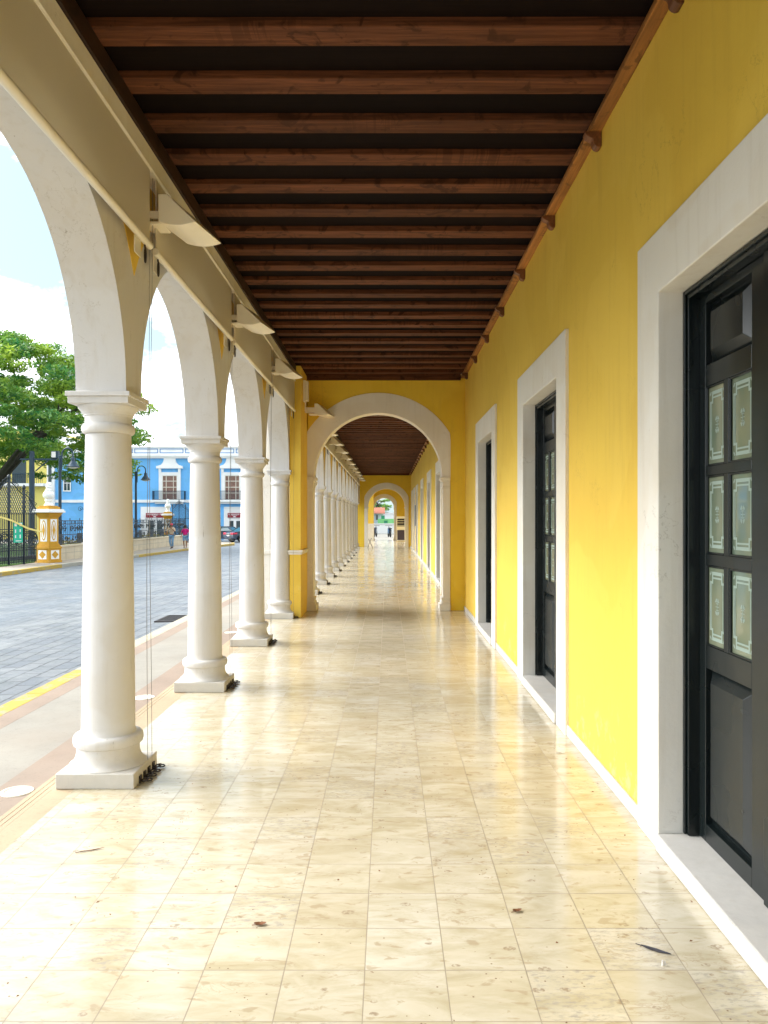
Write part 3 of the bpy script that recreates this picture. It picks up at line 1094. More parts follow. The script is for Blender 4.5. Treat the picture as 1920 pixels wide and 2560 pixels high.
def make_door(loc, label, width=1.58):
    """Double door, origin at floor, near jamb; leaves run along +Y, facing -X."""
    t = thing('double_door', label, 'door', loc, 0, 'black panelled double doors')
    z0, z1 = 0.092, 2.832
    fr = MB()
    fr.box(0.0, 0.10, 0.006, 0.05, z0, z1)
    fr.box(0.0, 0.10, width - 0.05, width - 0.006, z0, z1)
    fr.box(0.0, 0.10, 0.05, width - 0.05, z1 - 0.045, z1)
    fr.box(-0.012, 0.0, 0.006, 0.03, z0, z1)
    fr.box(-0.012, 0.0, width - 0.03, width - 0.006, z0, z1)
    fr.box(-0.012, 0.0, 0.03, width - 0.03, z1 - 0.022, z1)
    obj('door_frame', fr, 'door', t, bevel=0.004)
    lw = (width - 0.10) / 2 - 0.003
    rows = [(2.437, 2.744), (1.941, 2.332), (1.513, 1.895), (1.065, 1.4575), (0.185, 0.952)]
    for side in (0, 1):
        # s: distance from the jamb-side edge of the leaf; far leaf has its jamb at +Y
        yb = width - 0.052 if side == 0 else 0.052
        sg = -1 if side == 0 else 1
        Y = lambda s_: yb + sg * s_
        def bx(m_, s0, s1, za, zb, xa=0.055, xb=0.095, mi=0):
            ya, yb2 = sorted((Y(s0), Y(s1)))
            m_.box(xa, xb, ya, yb2, za, zb, mi)
        leaf = MB()
        A0, A1, B0, B1 = 0.075, 0.285, 0.335, 0.565
        bx(leaf, 0, A0, z0 + 0.004, z1 - 0.047)
        bx(leaf, B1, lw, z0 + 0.004, z1 - 0.047)
        zc = [z0 + 0.004] + [q for r_ in reversed(rows) for q in r_] + [z1 - 0.047]
        for i in range(0, len(zc), 2):
            bx(leaf, A0, B1, zc[i], zc[i + 1])
        for (za, zb) in rows[1:4]:
            bx(leaf, A1, B0, za, zb)
        if side == 0:
            bx(leaf, lw - 0.035, lw + 0.02, z0 + 0.004, z1 - 0.047, 0.040, 0.055)
        # small mouldings round each opening
        for (za, zb) in rows[1:4]:
            for (s0, s1) in ((A0, A1), (B0, B1)):
                bx(leaf, s0, s0 + 0.010, za, zb, 0.058, 0.069)
                bx(leaf, s1 - 0.010, s1, za, zb, 0.058, 0.069)
                bx(leaf, s0 + 0.010, s1 - 0.010, za, za + 0.010, 0.058, 0.069)
                bx(leaf, s0 + 0.010, s1 - 0.010, zb - 0.010, zb, 0.058, 0.069)
        lo = obj('door_leaf', leaf, 'door', t, bevel=0.003)
        # raised and fielded panels
        for (za, zb) in (rows[0], rows[4]):
            m_ = MB()
            e = 0.062
            bx(m_, A0, B1, za, zb, 0.088, 0.094)
            ya, yb2 = sorted((Y(A0 + 0.012), Y(B1 - 0.012)))
            o4 = [(0.088, ya, za + 0.012), (0.088, yb2, za + 0.012), (0.088, yb2, zb - 0.012), (0.088, ya, zb - 0.012)]
            i4 = [(0.050, ya + e, za + e), (0.050, yb2 - e, za + e), (0.050, yb2 - e, zb - e), (0.050, ya + e, zb - e)]
            m_.add(o4 + i4, [(4, 5, 6, 7)] + [(i, (i + 1) % 4, 4 + (i + 1) % 4, 4 + i) for i in range(4)])
            obj('raised_panel', m_, 'door', lo, bevel=0.002)
        # glass panes with etched fret border and rosette
        for (za, zb) in rows[1:4]:
            for (s0, s1) in ((A0, A1), (B0, B1)):
                m_ = MB()
                bx(m_, s0, s1, za, zb, 0.070, 0.074, 0)
                def et(a0, a1, c0, c1):
                    bx(m_, a0, a1, c0, c1, 0.0685, 0.0695, 1)
                p0, p1, q0, q1 = s0 + 0.022, s1 - 0.022, za + 0.03, zb - 0.03
                cw, ch = 0.036, 0.058
                et(p0 + cw, p1 - cw, q1 - 0.016, q1); et(p0 + cw, p1 - cw, q0, q0 + 0.016)
                et(p0 + cw, p1 - cw, q1 - 0.034, q1 - 0.026); et(p0 + cw, p1 - cw, q0 + 0.026, q0 + 0.034)
                et(p0, p0 + 0.010, q0 + ch, q1 - ch); et(p1 - 0.010, p1, q0 + ch, q1 - ch)
                et(p0 + 0.016, p0 + 0.021, q0 + ch, q1 - ch); et(p1 - 0.021, p1 - 0.016, q0 + ch, q1 - ch)
                for zz, dz_ in ((q0, 1), (q1, -1)):
                    for pp, dp in ((p0, 1), (p1, -1)):
                        a_, b_ = sorted((pp + dp * cw, pp + dp * (cw - 0.011)))
                        c_, d_ = sorted((zz, zz + dz_ * ch))
                        et(a_, b_, c_, d_)
                        a_, b_ = sorted((pp, pp + dp * (cw - 0.011)))
                        c_, d_ = sorted((zz + dz_ * ch, zz + dz_ * (ch - 0.011)))
                        et(a_, b_, c_, d_)
                        for k in range(4):                       # leaf spray in the corner
                            an = R(12 + 22 * k)
                            L0, L1 = 0.006, 0.022
                            u = (math.cos(an) * dp, math.sin(an) * dz_)
                            w_ = (-u[1] * 0.003, u[0] * 0.003)
                            pts = [(pp + u[0] * L0, zz + u[1] * L0), (pp + u[0] * 0.015 + w_[0], zz + u[1] * 0.015 + w_[1]), (pp + u[0] * L1, zz + u[1] * L1), (pp + u[0] * 0.015 - w_[0], zz + u[1] * 0.015 - w_[1])]
                            m_.add([(0.0685, Y(a), b) for a, b in pts], [(0, 1, 2, 3)], 1)
                cs, cz = (s0 + s1) / 2, (za + zb) / 2
                et(cs - 0.0015, cs + 0.0015, cz - 0.03, cz + 0.03)
                et(cs - 0.018, cs + 0.018, cz - 0.0015, cz + 0.0015)
                et(cs - 0.014, cs + 0.014, cz + 0.014, cz + 0.017); et(cs - 0.014, cs + 0.014, cz - 0.017, cz - 0.014)
                for dp in (1, -1):
                    for dz_ in (1, -1):
                        for k in range(4):
                            an = R(20 + 20 * k)
                            u = (math.cos(an) * dp * 0.8, math.sin(an) * dz_)
                            w_ = (-u[1] * 0.0035, u[0] * 0.0035)
                            x0_, z0_ = cs + dp * 0.004, cz + dz_ * 0.018
                            pts = [(x0_ + u[0] * 0.005, z0_ + u[1] * 0.005), (x0_ + u[0] * 0.017 + w_[0], z0_ + u[1] * 0.017 + w_[1]), (x0_ + u[0] * 0.026, z0_ + u[1] * 0.026), (x0_ + u[0] * 0.017 - w_[0], z0_ + u[1] * 0.017 - w_[1])]
                            m_.add([(0.0685, Y(a), b) for a, b in pts], [(0, 1, 2, 3)], 1)
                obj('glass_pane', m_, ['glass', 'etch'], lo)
    return t


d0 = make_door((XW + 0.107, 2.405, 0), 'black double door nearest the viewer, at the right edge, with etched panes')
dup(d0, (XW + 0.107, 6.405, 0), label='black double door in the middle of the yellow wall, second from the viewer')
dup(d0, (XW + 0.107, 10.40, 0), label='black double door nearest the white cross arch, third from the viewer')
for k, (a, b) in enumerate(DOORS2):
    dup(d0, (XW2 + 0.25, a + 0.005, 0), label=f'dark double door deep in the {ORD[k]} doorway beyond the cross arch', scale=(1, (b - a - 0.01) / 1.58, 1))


# ---------------------------------------------------------------- cross arches
def cross_wall(name, label, y, t, x0, x1, cx, r_in, r_out, half, zs, ztop=4.30, mats='yellow_deep'):
    root = thing(name, label, 'arch wall', (0, 0, 0))
    N = 40
    mb = MB()
    mb.box(x0, cx - half, y, y + t, 0, zs)
    mb.box(cx + half, x1, y, y + t, 0, zs)
    # yellow field above the springing, around the band
    pts = []
    za = zs + math.sqrt(max(r_out ** 2 - half ** 2, 0))
    a0 = math.acos(min(1, half / r_out))
    arc = [(cx + r_out * math.cos(a0 + (PI - 2 * a0) * k / N), zs + r_out * math.sin(a0 + (PI - 2 * a0) * k / N)) for k in range(N + 1)]
    mb.box(cx + half, x1, y, y + t, zs, ztop)
    mb.box(x0, cx - half, y, y + t, zs, ztop)
    for k in range(N):
        (xa, za_), (xb, zb_) = arc[k], arc[k + 1]
        mb.prism([(xa, za_), (xb, zb_), (xb, ztop), (xa, ztop)], lambda p, q: (p[0], q, p[1]), y, y + t)
    obj('plaster_field', mb, mats, root)
    # white band: inner semicircle to the clipped outer arc
    bd = MB()
    yf, yb = y - 0.012, y + t + 0.012
    inn = [(cx + r_in * math.cos(PI * k / N), zs + r_in * math.sin(PI * k / N)) for k in range(N + 1)]
    def outer(a):
        c, s_ = math.cos(a), math.sin(a)
        q = r_out
        if abs(c) * q > half:
            q = half / abs(c)
        return (cx + q * c, zs + q * s_)
    out = [outer(PI * k / N) for k in range(N + 1)]
    for k in range(N):
        a, b, c, d = inn[k], inn[k + 1], out[k + 1], out[k]
        bd.add([(p[0], yf, p[1]) for p in (a, b, c, d)], [(0, 1, 2, 3)])
        bd.add([(p[0], yb, p[1]) for p in (a, b, c, d)], [(0, 1, 2, 3)])
        bd.add([(a[0], yf, a[1]), (a[0], yb, a[1]), (b[0], yb, b[1]), (b[0], yf, b[1])], [(0, 1, 2, 3)], 0, True)
        bd.add([(d[0], yf, d[1]), (d[0], yb, d[1]), (c[0], yb, c[1]), (c[0], yf, c[1])], [(0, 1, 2, 3)], 0, True)
    obj('arch_band', bd, 'white', root)
    for sg in (-1, 1):
        xi, xo = cx + sg * r_in, cx + sg * (half - 0.004)
        def bx(m_, pr, z0, z1, yp):
            a_, b_ = sorted((xi - sg * pr, xo))
            m_.box(a_, b_, yf - yp, yb + yp, z0, z1)
        m_ = MB()
        bx(m_, -0.012, 0.22, zs - 0.20, 0.0)
        bx(m_, 0.05, 0.0, 0.11, 0.06)
        bx(m_, 0.022, 0.11, 0.15, 0.035)
        bx(m_, 0.006, 0.15, 0.20, 0.02)
        bx(m_, 0.016, 0.20, 0.235, 0.026)
        bx(m_, 0.0, zs - 0.20, zs - 0.17, 0.015)
        bx(m_, -0.008, zs - 0.17, zs - 0.09, 0.004)
        bx(m_, 0.012, zs - 0.09, zs - 0.055, 0.022)
        bx(m_, 0.035, zs - 0.055, zs - 0.001, 0.045)
        obj('pilaster', m_, 'white', root, bevel=0.008)
    return root


cw1 = cross_wall('arch_wall', 'yellow cross wall with the largest white round arch, mid-gallery', YA, TA, -1.46, XW, -0.18, 1.167, 1.53, 1.317, 2.43)
# yellow pier at its left end, with the dado cap, and the white outer return
pr = thing('yellow_pier', 'square yellow pier with white dado cap, left of the white arch', 'pier', (0, 0, 0))
m_ = MB().box(-1.66, -1.47, 13.22, YA - 0.001, 0, 4.25)
m_.box(-1.662, -1.462, YA + 0.0, YA + TA, 0, 4.25)
obj('pier_body', m_, 'yellow', pr, bevel=0.006)
m_ = MB().box(-1.69, -1.435, 13.185, YA - 0.02, 1.105, 1.14)
m_.box(-1.68, -1.45, 13.2, YA - 0.02, 1.065, 1.104)
obj('dado_cap', m_, 'white', pr, bevel=0.008)
m_ = MB().box(-2.42, -1.664, 13.62, 14.5, 0, 4.9)
m_.box(-2.45, -1.66, 13.59, 14.53, 1.06, 1.12)
obj('outer_return', m_, 'white', pr, bevel=0.006)
bxo = thing('cable_box', 'cream cable box high on the yellow pier near the ceiling', 'junction box', (-1.468, 13.55, 3.70))
obj('casing', MB().box(0, 0.045, 0, 0.16, 0, 0.37).box(0.047, 0.085, 0.01, 0.15, 0.015, 0.355), 'lamp', bxo, bevel=0.006)
obj('conduit', MB().tube([(0.03, 0.08, 0.0), (0.03, 0.08, -0.16)], 0.012, 8), 'lamp', bxo)

cross_wall('arch_wall', 'smaller yellow cross wall with white arch far down the gallery', YB, TB, -1.9, XW2 + 0.05, -0.09, 1.056, 1.40, 1.27, 2.29)
cross_wall('arch_wall', 'end wall with a white arch opening onto bright daylight', YC_, TC, -1.6, 1.35, -0.30, 0.74, 1.05, 0.95, 2.42)
m_ = thing('dado_pier', 'yellow pier with pale dado left of the end arch', 'pier', (0, 0, 0))
obj('pier_body', MB().box(-1.55, -1.06, 57.3, 58.98, 1.25, 4.1), 'yellow', m_)
obj('dado_block', MB().box(-1.58, -1.04, 57.27, 58.98, 0, 1.25), 'white', m_)

# things far down the gallery
t = thing('display_cabinet', 'tall cream metal cabinet with dark lower panel near the end arch', 'cabinet', (0.62, 55.3, 0))
c_ = MB().box(0, 0.58, 0, 0.5, 0.03, 0.10).box(0, 0.03, 0, 0.5, 0.10, 1.62).box(0.55, 0.58, 0, 0.5, 0.10, 1.62).box(0.03, 0.55, 0.46, 0.5, 0.10, 1.62)
obj('cabinet_body', c_, 'cabinet', t, bevel=0.005)
obj('top_box', MB().box(-0.01, 0.59, -0.01, 0.51, 1.62, 1.77), 'cabinet', t, bevel=0.01)
obj('lower_panel', MB().box(0.031, 0.549, 0.005, 0.03, 0.11, 0.80), 'cabinet_dark', t)
for z in (0.82, 1.12, 1.30, 1.46):
    obj('shelf', MB().box(0.031, 0.549, 0.03, 0.45, z, z + 0.03 if z > 1 else z + 0.25), 'cabinet', t)
obj('shelf_back', MB().box(0.031, 0.549, 0.45, 0.458, 0.80, 1.61), 'cabinet_dark', t)
t = thing('folding_stand', 'thin folding stand left of the far arch on the floor', 'stand', (-1.12, 43.2, 0))
s_ = MB().bar((0, 0, 0), (0.2, 0, 0.55), 0.02).bar((0.28, 0, 0), (0.05, 0, 0.50), 0.02)
obj('leg', s_, 'iron', t)
s_ = MB().bar((0, 0.3, 0), (0.2, 0.3, 0.55), 0.02).bar((0.28, 0.3, 0), (0.05, 0.3, 0.50), 0.02)
obj('leg', s_, 'iron', t)
obj('top_bar', MB().bar((0.2, 0, 0.55), (0.2, 0.3, 0.55), 0.025).bar((0.05, 0, 0.5), (0.05, 0.3, 0.5), 0.025), 'iron', t)
nt_ = thing('notice_board', 'narrow black notice board on the far yellow wall', 'notice board', (XW2 - 0.03, 37.0, 1.30))
obj('board', MB().box(0, 0.028, 0, 0.5, 0, 0.98), 'iron', nt_, bevel=0.005)
obj('board_rim', MB().box(-0.008, -0.001, 0, 0.5, 0, 0.02).box(-0.008, -0.001, 0, 0.5, 0.96, 0.98), 'steel', nt_)

# ---------------------------------------------------------------- in-ground lights, drain, litter
g0 = thing('ground_light', 'round white ground light beside the nearest column plinth', 'ground light', (-2.30, 4.86, -0.01), 0, 'round lights set in the pavement')
obj('trim_ring', MB().lathe([(0.0, 0.098), (0.006, 0.096), (0.009, 0.088), (0.009, 0.074), (0.004, 0.070)], 32), 'bar', g0)
obj('glass_disc', MB().lathe([(0.0, 0.069), (0.0035, 0.069)], 32), 'disc_glass', g0)
dup(g0, (-2.30, 7.40, -0.01), label='round white ground light between the two nearest columns')
dup(g0, (-2.32, 11.6, -0.01), label='round white ground light past the third column')
dg = thing('drain_grate', 'dark slotted drain grate in the road by the kerb', 'drain', (-4.15, 13.9, gz(-4.1, 14) + 0.004))
obj('grate_frame', MB().box(0, 0.6, 0, 0.05, 0, 0.02).box(0, 0.6, 0.85, 0.9, 0, 0.02).box(0, 0.04, 0.05, 0.85, 0, 0.02).box(0.56, 0.6, 0.05, 0.85, 0, 0.02), 'iron', dg)
gm = MB()
for k in range(10):
    gm.box(0.04, 0.56, 0.08 + k * 0.078, 0.115 + k * 0.078, 0, 0.016)
obj('grate_bars', gm, 'iron', dg)


def scrap(name, label, cat, x, y, z, mats, rz, ln, wd, curl=0.3, seed=1, grp=None):
    """A small curled leaf-like blade with a midrib."""
    rnd = random.Random(seed)
    m_ = MB()
    n_ = 8
    v, f = [], []
    for i in range(n_ + 1):
        u = i / n_
        w_ = wd * math.sin(PI * (0.06 + 0.9 * u)) ** 0.8 * (1 - 0.25 * u)
        zz = 0.002 + curl * ln * (abs(u - 0.5) ** 1.5) * 0.5
        for k in (-1, 0, 1):
            v.append((ln * (u - 0.5), k * w_ / 2 * (1 + rnd.uniform(-0.15, 0.15)), zz + (abs(k) * 0.25 * curl * w_) + 0.0015))
    for i in range(n_):
        for k in range(2):
            a = i * 3 + k
            f.append((a, a + 1, a + 4, a + 3))
    m_.add(v, f, 0, True)
    m_.add([(p[0], p[1], p[2] - 0.0012) for p in v], [q[::-1] for q in f], 0, True)
    m_.tube([(-ln * 0.68, 0, 0.004), (0, 0, 0.0032), (ln * 0.45, 0, 0.006)], [0.0016, 0.0013, 0.0006], 5)
    o = obj(name, m_, mats, loc=(x, y, z), rz=rz)
    tag(o, label, cat, grp)
    return o


scrap('feather', 'dark feather lying on a tile near the threshold', 'feather', 1.045, 3.06, 0, 'feather', R(-34), 0.115, 0.024, 0.1, 2)
o = obj('paper_scrap', MB().lathe([(0, 0.0035), (0.02, 0.0035)], 8).add([(0.004, 0, 0), (0.016, 0.004, 0.002), (0.014, 0.012, 0.012), (0.002, 0.008, 0.014)], [(0, 1, 2, 3)]), 'paper', loc=(1.035, 2.955, 0.001))
tag(o, 'tiny white scrap beside the dark feather', 'litter')
scrap('dry_leaf', 'curled red-brown leaf on the tiles right of centre', 'leaf', 0.554, 3.36, 0, 'leaf_dry', R(20), 0.042, 0.026, 0.9, 5, 'fallen leaves on the gallery floor')
scrap('dry_leaf', 'small dark leaf on a tile joint left of centre', 'leaf', -0.53, 3.25, 0, 'leaf_dry', R(10), 0.05, 0.028, 0.8, 6, 'fallen leaves on the gallery floor')
scrap('dry_leaf', 'long dry blade low on the floor at the left', 'leaf', -1.50, 3.98, 0, 'leaf_dry', R(24), 0.12, 0.010, 0.2, 7, 'fallen leaves on the gallery floor')
scrap('dry_leaf', 'curled leaf by the skirting between the first two doors', 'leaf', 1.24, 5.62, 0, 'paper', R(5), 0.06, 0.02, 0.6, 8, 'fallen leaves on the gallery floor')
rnd = random.Random(12)
m_ = MB()
for k in range(210):
    x = rnd.choice([rnd.uniform(-1.5, 1.3), rnd.uniform(-1.55, -1.1), rnd.uniform(1.1, 1.34)])
    y = rnd.uniform(2.5, 12) ** 1.0
    s_ = rnd.uniform(0.002, 0.0055)
    a = rnd.uniform(0, PI)
    e = rnd.uniform(1, 2.6)
    m_.add([(x + math.cos(a) * s_ * e, y + math.sin(a) * s_ * e, 0.0006), (x - math.sin(a) * s_, y + math.cos(a) * s_, 0.0006 + s_ * 0.6), (x - math.cos(a) * s_ * e, y - math.sin(a) * s_ * e, 0.0006), (x + math.sin(a) * s_, y - math.cos(a) * s_, 0.0006)], [(0, 1, 2, 3)])
struct(obj('floor_crumbs', m_, 'leaf_dry'), 'stuff')


# ---------------------------------------------------------------- park fence, gate, pillars
def scroll(m_, c, r, t_, ux, uy, turns=1.5, n=22, sgn=1):
    pts = []
    c, ux, uy = Vector(c), Vector(ux), Vector(uy)
    for i in range(n + 1):
        u = i / n
        a = sgn * 2 * PI * turns * u
        rr = r * (1 - 0.8 * u)
        pts.append(c + ux * rr * math.cos(a) + uy * rr * math.sin(a))
    m_.tube(pts, t_, 4)


FX = [(-15.62, 36.0), (-15.6, 62.0)]          # fence line
FT = 0.36                                     # top of the stone base
fence = thing('park_fence', 'pale stone wall topped with dark scrolled iron railings across the street', 'fence', (0, 0, 0))
m_ = MB().box(-15.80, -15.45, 36.0, 60.3, -0.6, FT - 0.07)
m_.box(-15.84, -15.41, 36.0, 60.3, FT - 0.07, FT, 1)
for k in range(24):
    m_.box(-15.452, -15.444, 36.6 + k, 36.62 + k, -0.34, FT - 0.08, 2)
m_.box(-15.452, -15.445, 36.0, 60.3, -0.01, 0.01, 2)
obj('stone_base', m_, ['fence_stone', 'fence_stone', 'kerb_grey'], fence, bevel=0.0)


def rail_panel(length):
    m_ = MB()
    h = 1.20
    for z in (0.08, 0.50, 1.02, 1.18):
        m_.bar((0, 0, z), (0, length, z), 0.035)
    n = int(length / 0.22)
    for i in range(n + 1):
        yy = length * i / n
        m_.bar((0, yy, 0.05), (0, yy, 1.2 if i % 5 else 1.3), 0.026)
    for i in range(int(length / 0.4)):
        yy = 0.2 + 0.4 * i
        scroll(m_, (0, yy, 0.78), 0.18, 0.022, (0, 1, 0), (0, 0, 1), 1.4)
        scroll(m_, (0, yy + 0.17, 0.30), 0.15, 0.02, (0, -1, 0), (0, 0, 1), 1.3)
        m_.ring((0, yy, 1.10), 0.065, 0.012, seg=10, ts=4)
    m_.box(-0.006, 0.006, length * 0.36, length * 0.64, 0.06, 0.55)
    return m_


pan = obj('railing_panel', rail_panel(2.4), 'gate', fence)
pan.location = (-15.62, 36.1, FT)
for k in range(1, 10):
    c = pan.copy()
    COL.objects.link(c)
    c.parent = fence
    c.location = (-15.62, 36.1 + 2.42 * k, FT)


def urn_pillar(loc, rz, label):
    t = thing('gate_pillar', label, 'pillar', loc, rz, 'ochre gate pillars with white urns')
    m_ = MB()
    q = lambda a, z0, z1, mi=0: m_.box(-a, a, -a, a, z0, z1, mi)
    q(0.40, 0, 0.10); q(0.37, 0.10, 0.62); q(0.40, 0.62, 0.70)
    for i in range(5):
        q(0.37 - 0.016 * i, 0.70 + 0.03 * i, 0.73 + 0.03 * i)
    q(0.29, 0.85, 2.02)
    for i in range(5):
        q(0.31 + 0.028 * i, 2.02 + 0.045 * i, 2.065 + 0.045 * i)
    obj('pillar_body', m_, 'ochre', t, bevel=0.008)
    m_ = MB()
    q(0.50, 2.245, 2.33); q(0.46, 2.33, 2.40); 
    obj('cap_slab', m_, 'white_far', t, bevel=0.015)
    m_ = MB()
    q(0.34, 2.40, 2.50); q(0.28, 2.50, 2.55)
    obj('urn_step', m_, 'ochre', t, bevel=0.01)
    # painted white panels with ochre lozenges
    m_ = MB()
    for k in range(4):
        rot = Matrix.Rotation(k * PI / 2, 3, 'Z')
        P = lambda a, z, d: rot @ Vector((a, -d, z))
        def quad(pts, d, mi):
            m_.add([P(a, z, d) for a, z in pts], [tuple(range(len(pts)))], mi)
        quad([(-0.19, 0.95), (0.19, 0.95), (0.19, 1.95), (-0.19, 1.95)], 0.293, 0)
        quad([(0.15 * math.cos(2 * PI * i / 20), 1.45 + 0.46 * math.sin(2 * PI * i / 20)) for i in range(20)], 0.296, 1)
        quad([(0.105 * math.cos(2 * PI * i / 20), 1.45 + 0.40 * math.sin(2 * PI * i / 20)) for i in range(20)], 0.299, 0)
        quad([(0, 1.12), (0.085, 1.45), (0, 1.78), (-0.085, 1.45)], 0.302, 1)
        quad([(-0.24, 0.16), (0.24, 0.16), (0.24, 0.56), (-0.24, 0.56)], 0.373, 0)
        quad([(0, 0.18), (0.2, 0.36), (0, 0.54), (-0.2, 0.36)], 0.376, 1)
    obj('painted_panels', m_, ['white_far', 'ochre'], t)
    urn = [(2.55, 0.20), (2.60, 0.20), (2.66, 0.15), (2.74, 0.14), (2.76, 0.17), (2.82, 0.17), (2.84, 0.15), (2.90, 0.20), (2.98, 0.245), (3.08, 0.245), (3.16, 0.20), (3.20, 0.15), (3.22, 0.16), (3.26, 0.16), (3.27, 0.12), (3.36, 0.11), (3.38, 0.13), (3.41, 0.13), (3.43, 0.11), (3.50, 0.125), (3.57, 0.10), (3.61, 0.04)]
    obj('urn', MB().lathe(urn, 24), 'white_far', t)
    return t


up = urn_pillar((-15.3, 35.35, ZP), R(-21), 'ochre and white pillar with urn beside the iron gate')
dup(up, (-18.3, 65.2, ZP - 0.05), R(10), 'distant ochre pillar with white urn behind the two walkers')


def gate_leaf(name, length, ztops, parent, loc, rz):
    """Wrought gate leaf: bars, lattice head, scroll panel; ztops gives the curved top."""
    m_ = MB()
    n = int(length / 0.10)
    def top(u):
        k = u * (len(ztops) - 1)
        i = min(int(k), len(ztops) - 2)
        return ztops[i] + (ztops[i + 1] - ztops[i]) * (k - i)
    for z in (0.12, 0.62, 0.72, 1.42, 1.52, 2.18):
        m_.bar((0, 0, z), (length, 0, z), 0.035)
    for i in range(n + 1):
        x = length * i / n
        m_.bar((x, 0, 0.05), (x, 0, min(2.2, top(i / n))), 0.028)
    # lattice
    st = 0.13
    k = -12
    while k * st < length + 1.5:
        for sg in (1, -1):
            a = []
            for i in range(30):
                z = 2.18 + i * 0.045
                x = k * st + sg * (z - 2.18) * 0.62
                if 0 <= x <= length and z < top(x / length) - 0.05:
                    a.append((x, 0, z))
            if len(a) > 1:
                m_.bar(a[0], a[-1], 0.020)
        k += 1
    pts = [(length * i / 16, 0, top(i / 16)) for i in range(17)]
    m_.tube(pts, 0.022, 5)
    for i in range(5):
        x = length * (0.12 + 0.19 * i)
        scroll(m_, (x, 0, top(x / length) + 0.10), 0.12, 0.016, (1, 0, 0), (0, 0, 1), 1.3)
    for i in range(2):
        x = length * (0.28 + 0.44 * i)
        scroll(m_, (x, 0, 1.08), 0.27, 0.022, (1, 0, 0), (0, 0, 1), 2.2, 40)
        m_.ring((x, 0, 1.08), 0.30, 0.018, (1, 0, 0), (0, 0, 1), 20, 5)
    for i in range(n):
        x = length * (i + 0.5) / n
        m_.bar((x - 0.05, 0, 0.12), (x + 0.05, 0, 0.42), 0.02)
        m_.bar((x + 0.05, 0, 0.12), (x - 0.05, 0, 0.42), 0.02)
    o = obj(name, m_, 'gate', parent)
    o.location = loc
    o.rotation_euler = (0, 0, rz)
    return o


def make_gate(loc, rz, label, grp='tall scrolled iron park gates'):
    t = thing('iron_gate', label, 'gate', loc, rz, grp)
    # gate line runs along local -X from the pillar
    gate_leaf('side_panel', 0.72, [3.05, 2.9, 2.65, 2.4], t, (-1.06, 0, 0), 0)
    gate_leaf('gate_leaf', 0.80, [3.55, 3.40, 3.15, 3.0], t, (-1.96, 0, 0), 0)
    gate_leaf('gate_leaf', 0.80, [3.0, 3.15, 3.40, 3.55], t, (-2.88, 0, 0), 0)
    for x, h in ((-1.11, 3.25), (-2.02, 3.65), (-2.94, 3.25)):
        p = MB().box(x - 0.045, x + 0.045, -0.045, 0.045, 0, h)
        p.lathe([(h, 0.05), (h + 0.04, 0.075), (h + 0.10, 0.08), (h + 0.16, 0.05), (h + 0.2, 0.01)], 12, (x, 0, 0))
        obj('gate_post', p, 'gate', t, bevel=0.008)
    return t


GD = Vector((0.25, 0.97, 0)).normalized()
ga = math.atan2(GD.y, GD.x)
gate1 = make_gate((-15.5, 35.05, ZP), ga, 'tall dark iron park gate left of the ochre pillar')
gate2 = make_gate((-15.9, 64.0, ZP - 0.05), R(6), 'distant iron gate behind the walkers, right of the far urn')
gate2.scale = (0.56, 1, 0.92)
def on_gate(s, z, off=0.0):
    b = Vector((-15.5, 35.05, ZP)) - GD * s
    nrm = Vector((GD.y, -GD.x, 0))
    return b + nrm * off + Vector((0, 0, z))
nb = thing('green_notice', 'green notice with white marks hung on the iron gate', 'notice', on_gate(1.82, 0.95, 0.06), ga)
m_ = MB().box(0, 0.55, -0.012, 0, 0, 0.86)
obj('notice_sheet', m_, 'notice_green', nb)
m_ = MB()
for (x, z, w_, h_) in ((0.05, 0.70, 0.14, 0.12), (0.34, 0.70, 0.16, 0.14), (0.08, 0.42, 0.06, 0.14), (0.08, 0.20, 0.06, 0.12), (0.36, 0.45, 0.06, 0.12), (0.36, 0.18, 0.06, 0.16), (0.12, 0.06, 0.34, 0.03)):
    m_.box(x, x + w_, -0.016, -0.0125, z, z + h_)
obj('notice_print', m_, 'letter', nb)
m_ = MB()
pts = [on_gate(2.9, 2.1, 0.12), on_gate(2.0, 1.9, 0.12), on_gate(1.0, 1.55, 0.12), on_gate(0.25, 1.38, 0.25)]
for i in range(3):
    m_.bar(pts[i], pts[i + 1], 0.01, 0.075)
tag(obj('barrier_tape', m_, 'tape'), 'pale yellow barrier tape strung across the iron gate', 'tape')


# lamps, floodlight post
def street_lamp(loc, label, hookdir=1):
    t = thing('street_lamp', label, 'street lamp', loc, 0, 'hooked park street lamps')
    obj('post', MB().lathe([(0, 0.16), (0.25, 0.15), (0.3, 0.10), (1.0, 0.085), (4.9, 0.065), (5.0, 0.075), (5.05, 0.0)], 14), 'lamp_post', t)
    pts = [(0.075 * hookdir, 0, 4.3), (0.09 * hookdir, 0, 5.06)]
    for i in range(13):
        a = PI - PI * i / 12
        pts.append((hookdir * (0.36 + 0.27 * math.cos(a)), 0, 5.1 + 0.28 * math.sin(a)))
    pts.append((hookdir * 0.63, 0, 4.98))
    obj('hook_arm', MB().tube(pts, 0.035, 8), 'lamp_post', t)
    sh = [(0.0, 0.30), (0.03, 0.31), (0.06, 0.27), (0.16, 0.20), (0.26, 0.13), (0.30, 0.10), (0.44, 0.09), (0.48, 0.05), (0.56, 0.04)]
    obj('lamp_shade', MB().lathe(sh, 18, (hookdir * 0.63, 0, 4.46)), 'lamp_post', t)
    obj('lamp_glass', MB().lathe([(-0.07, 0.10), (-0.04, 0.20), (0.0, 0.26)], 14, (hookdir * 0.63, 0, 4.46)), 'letter', t)
    return t


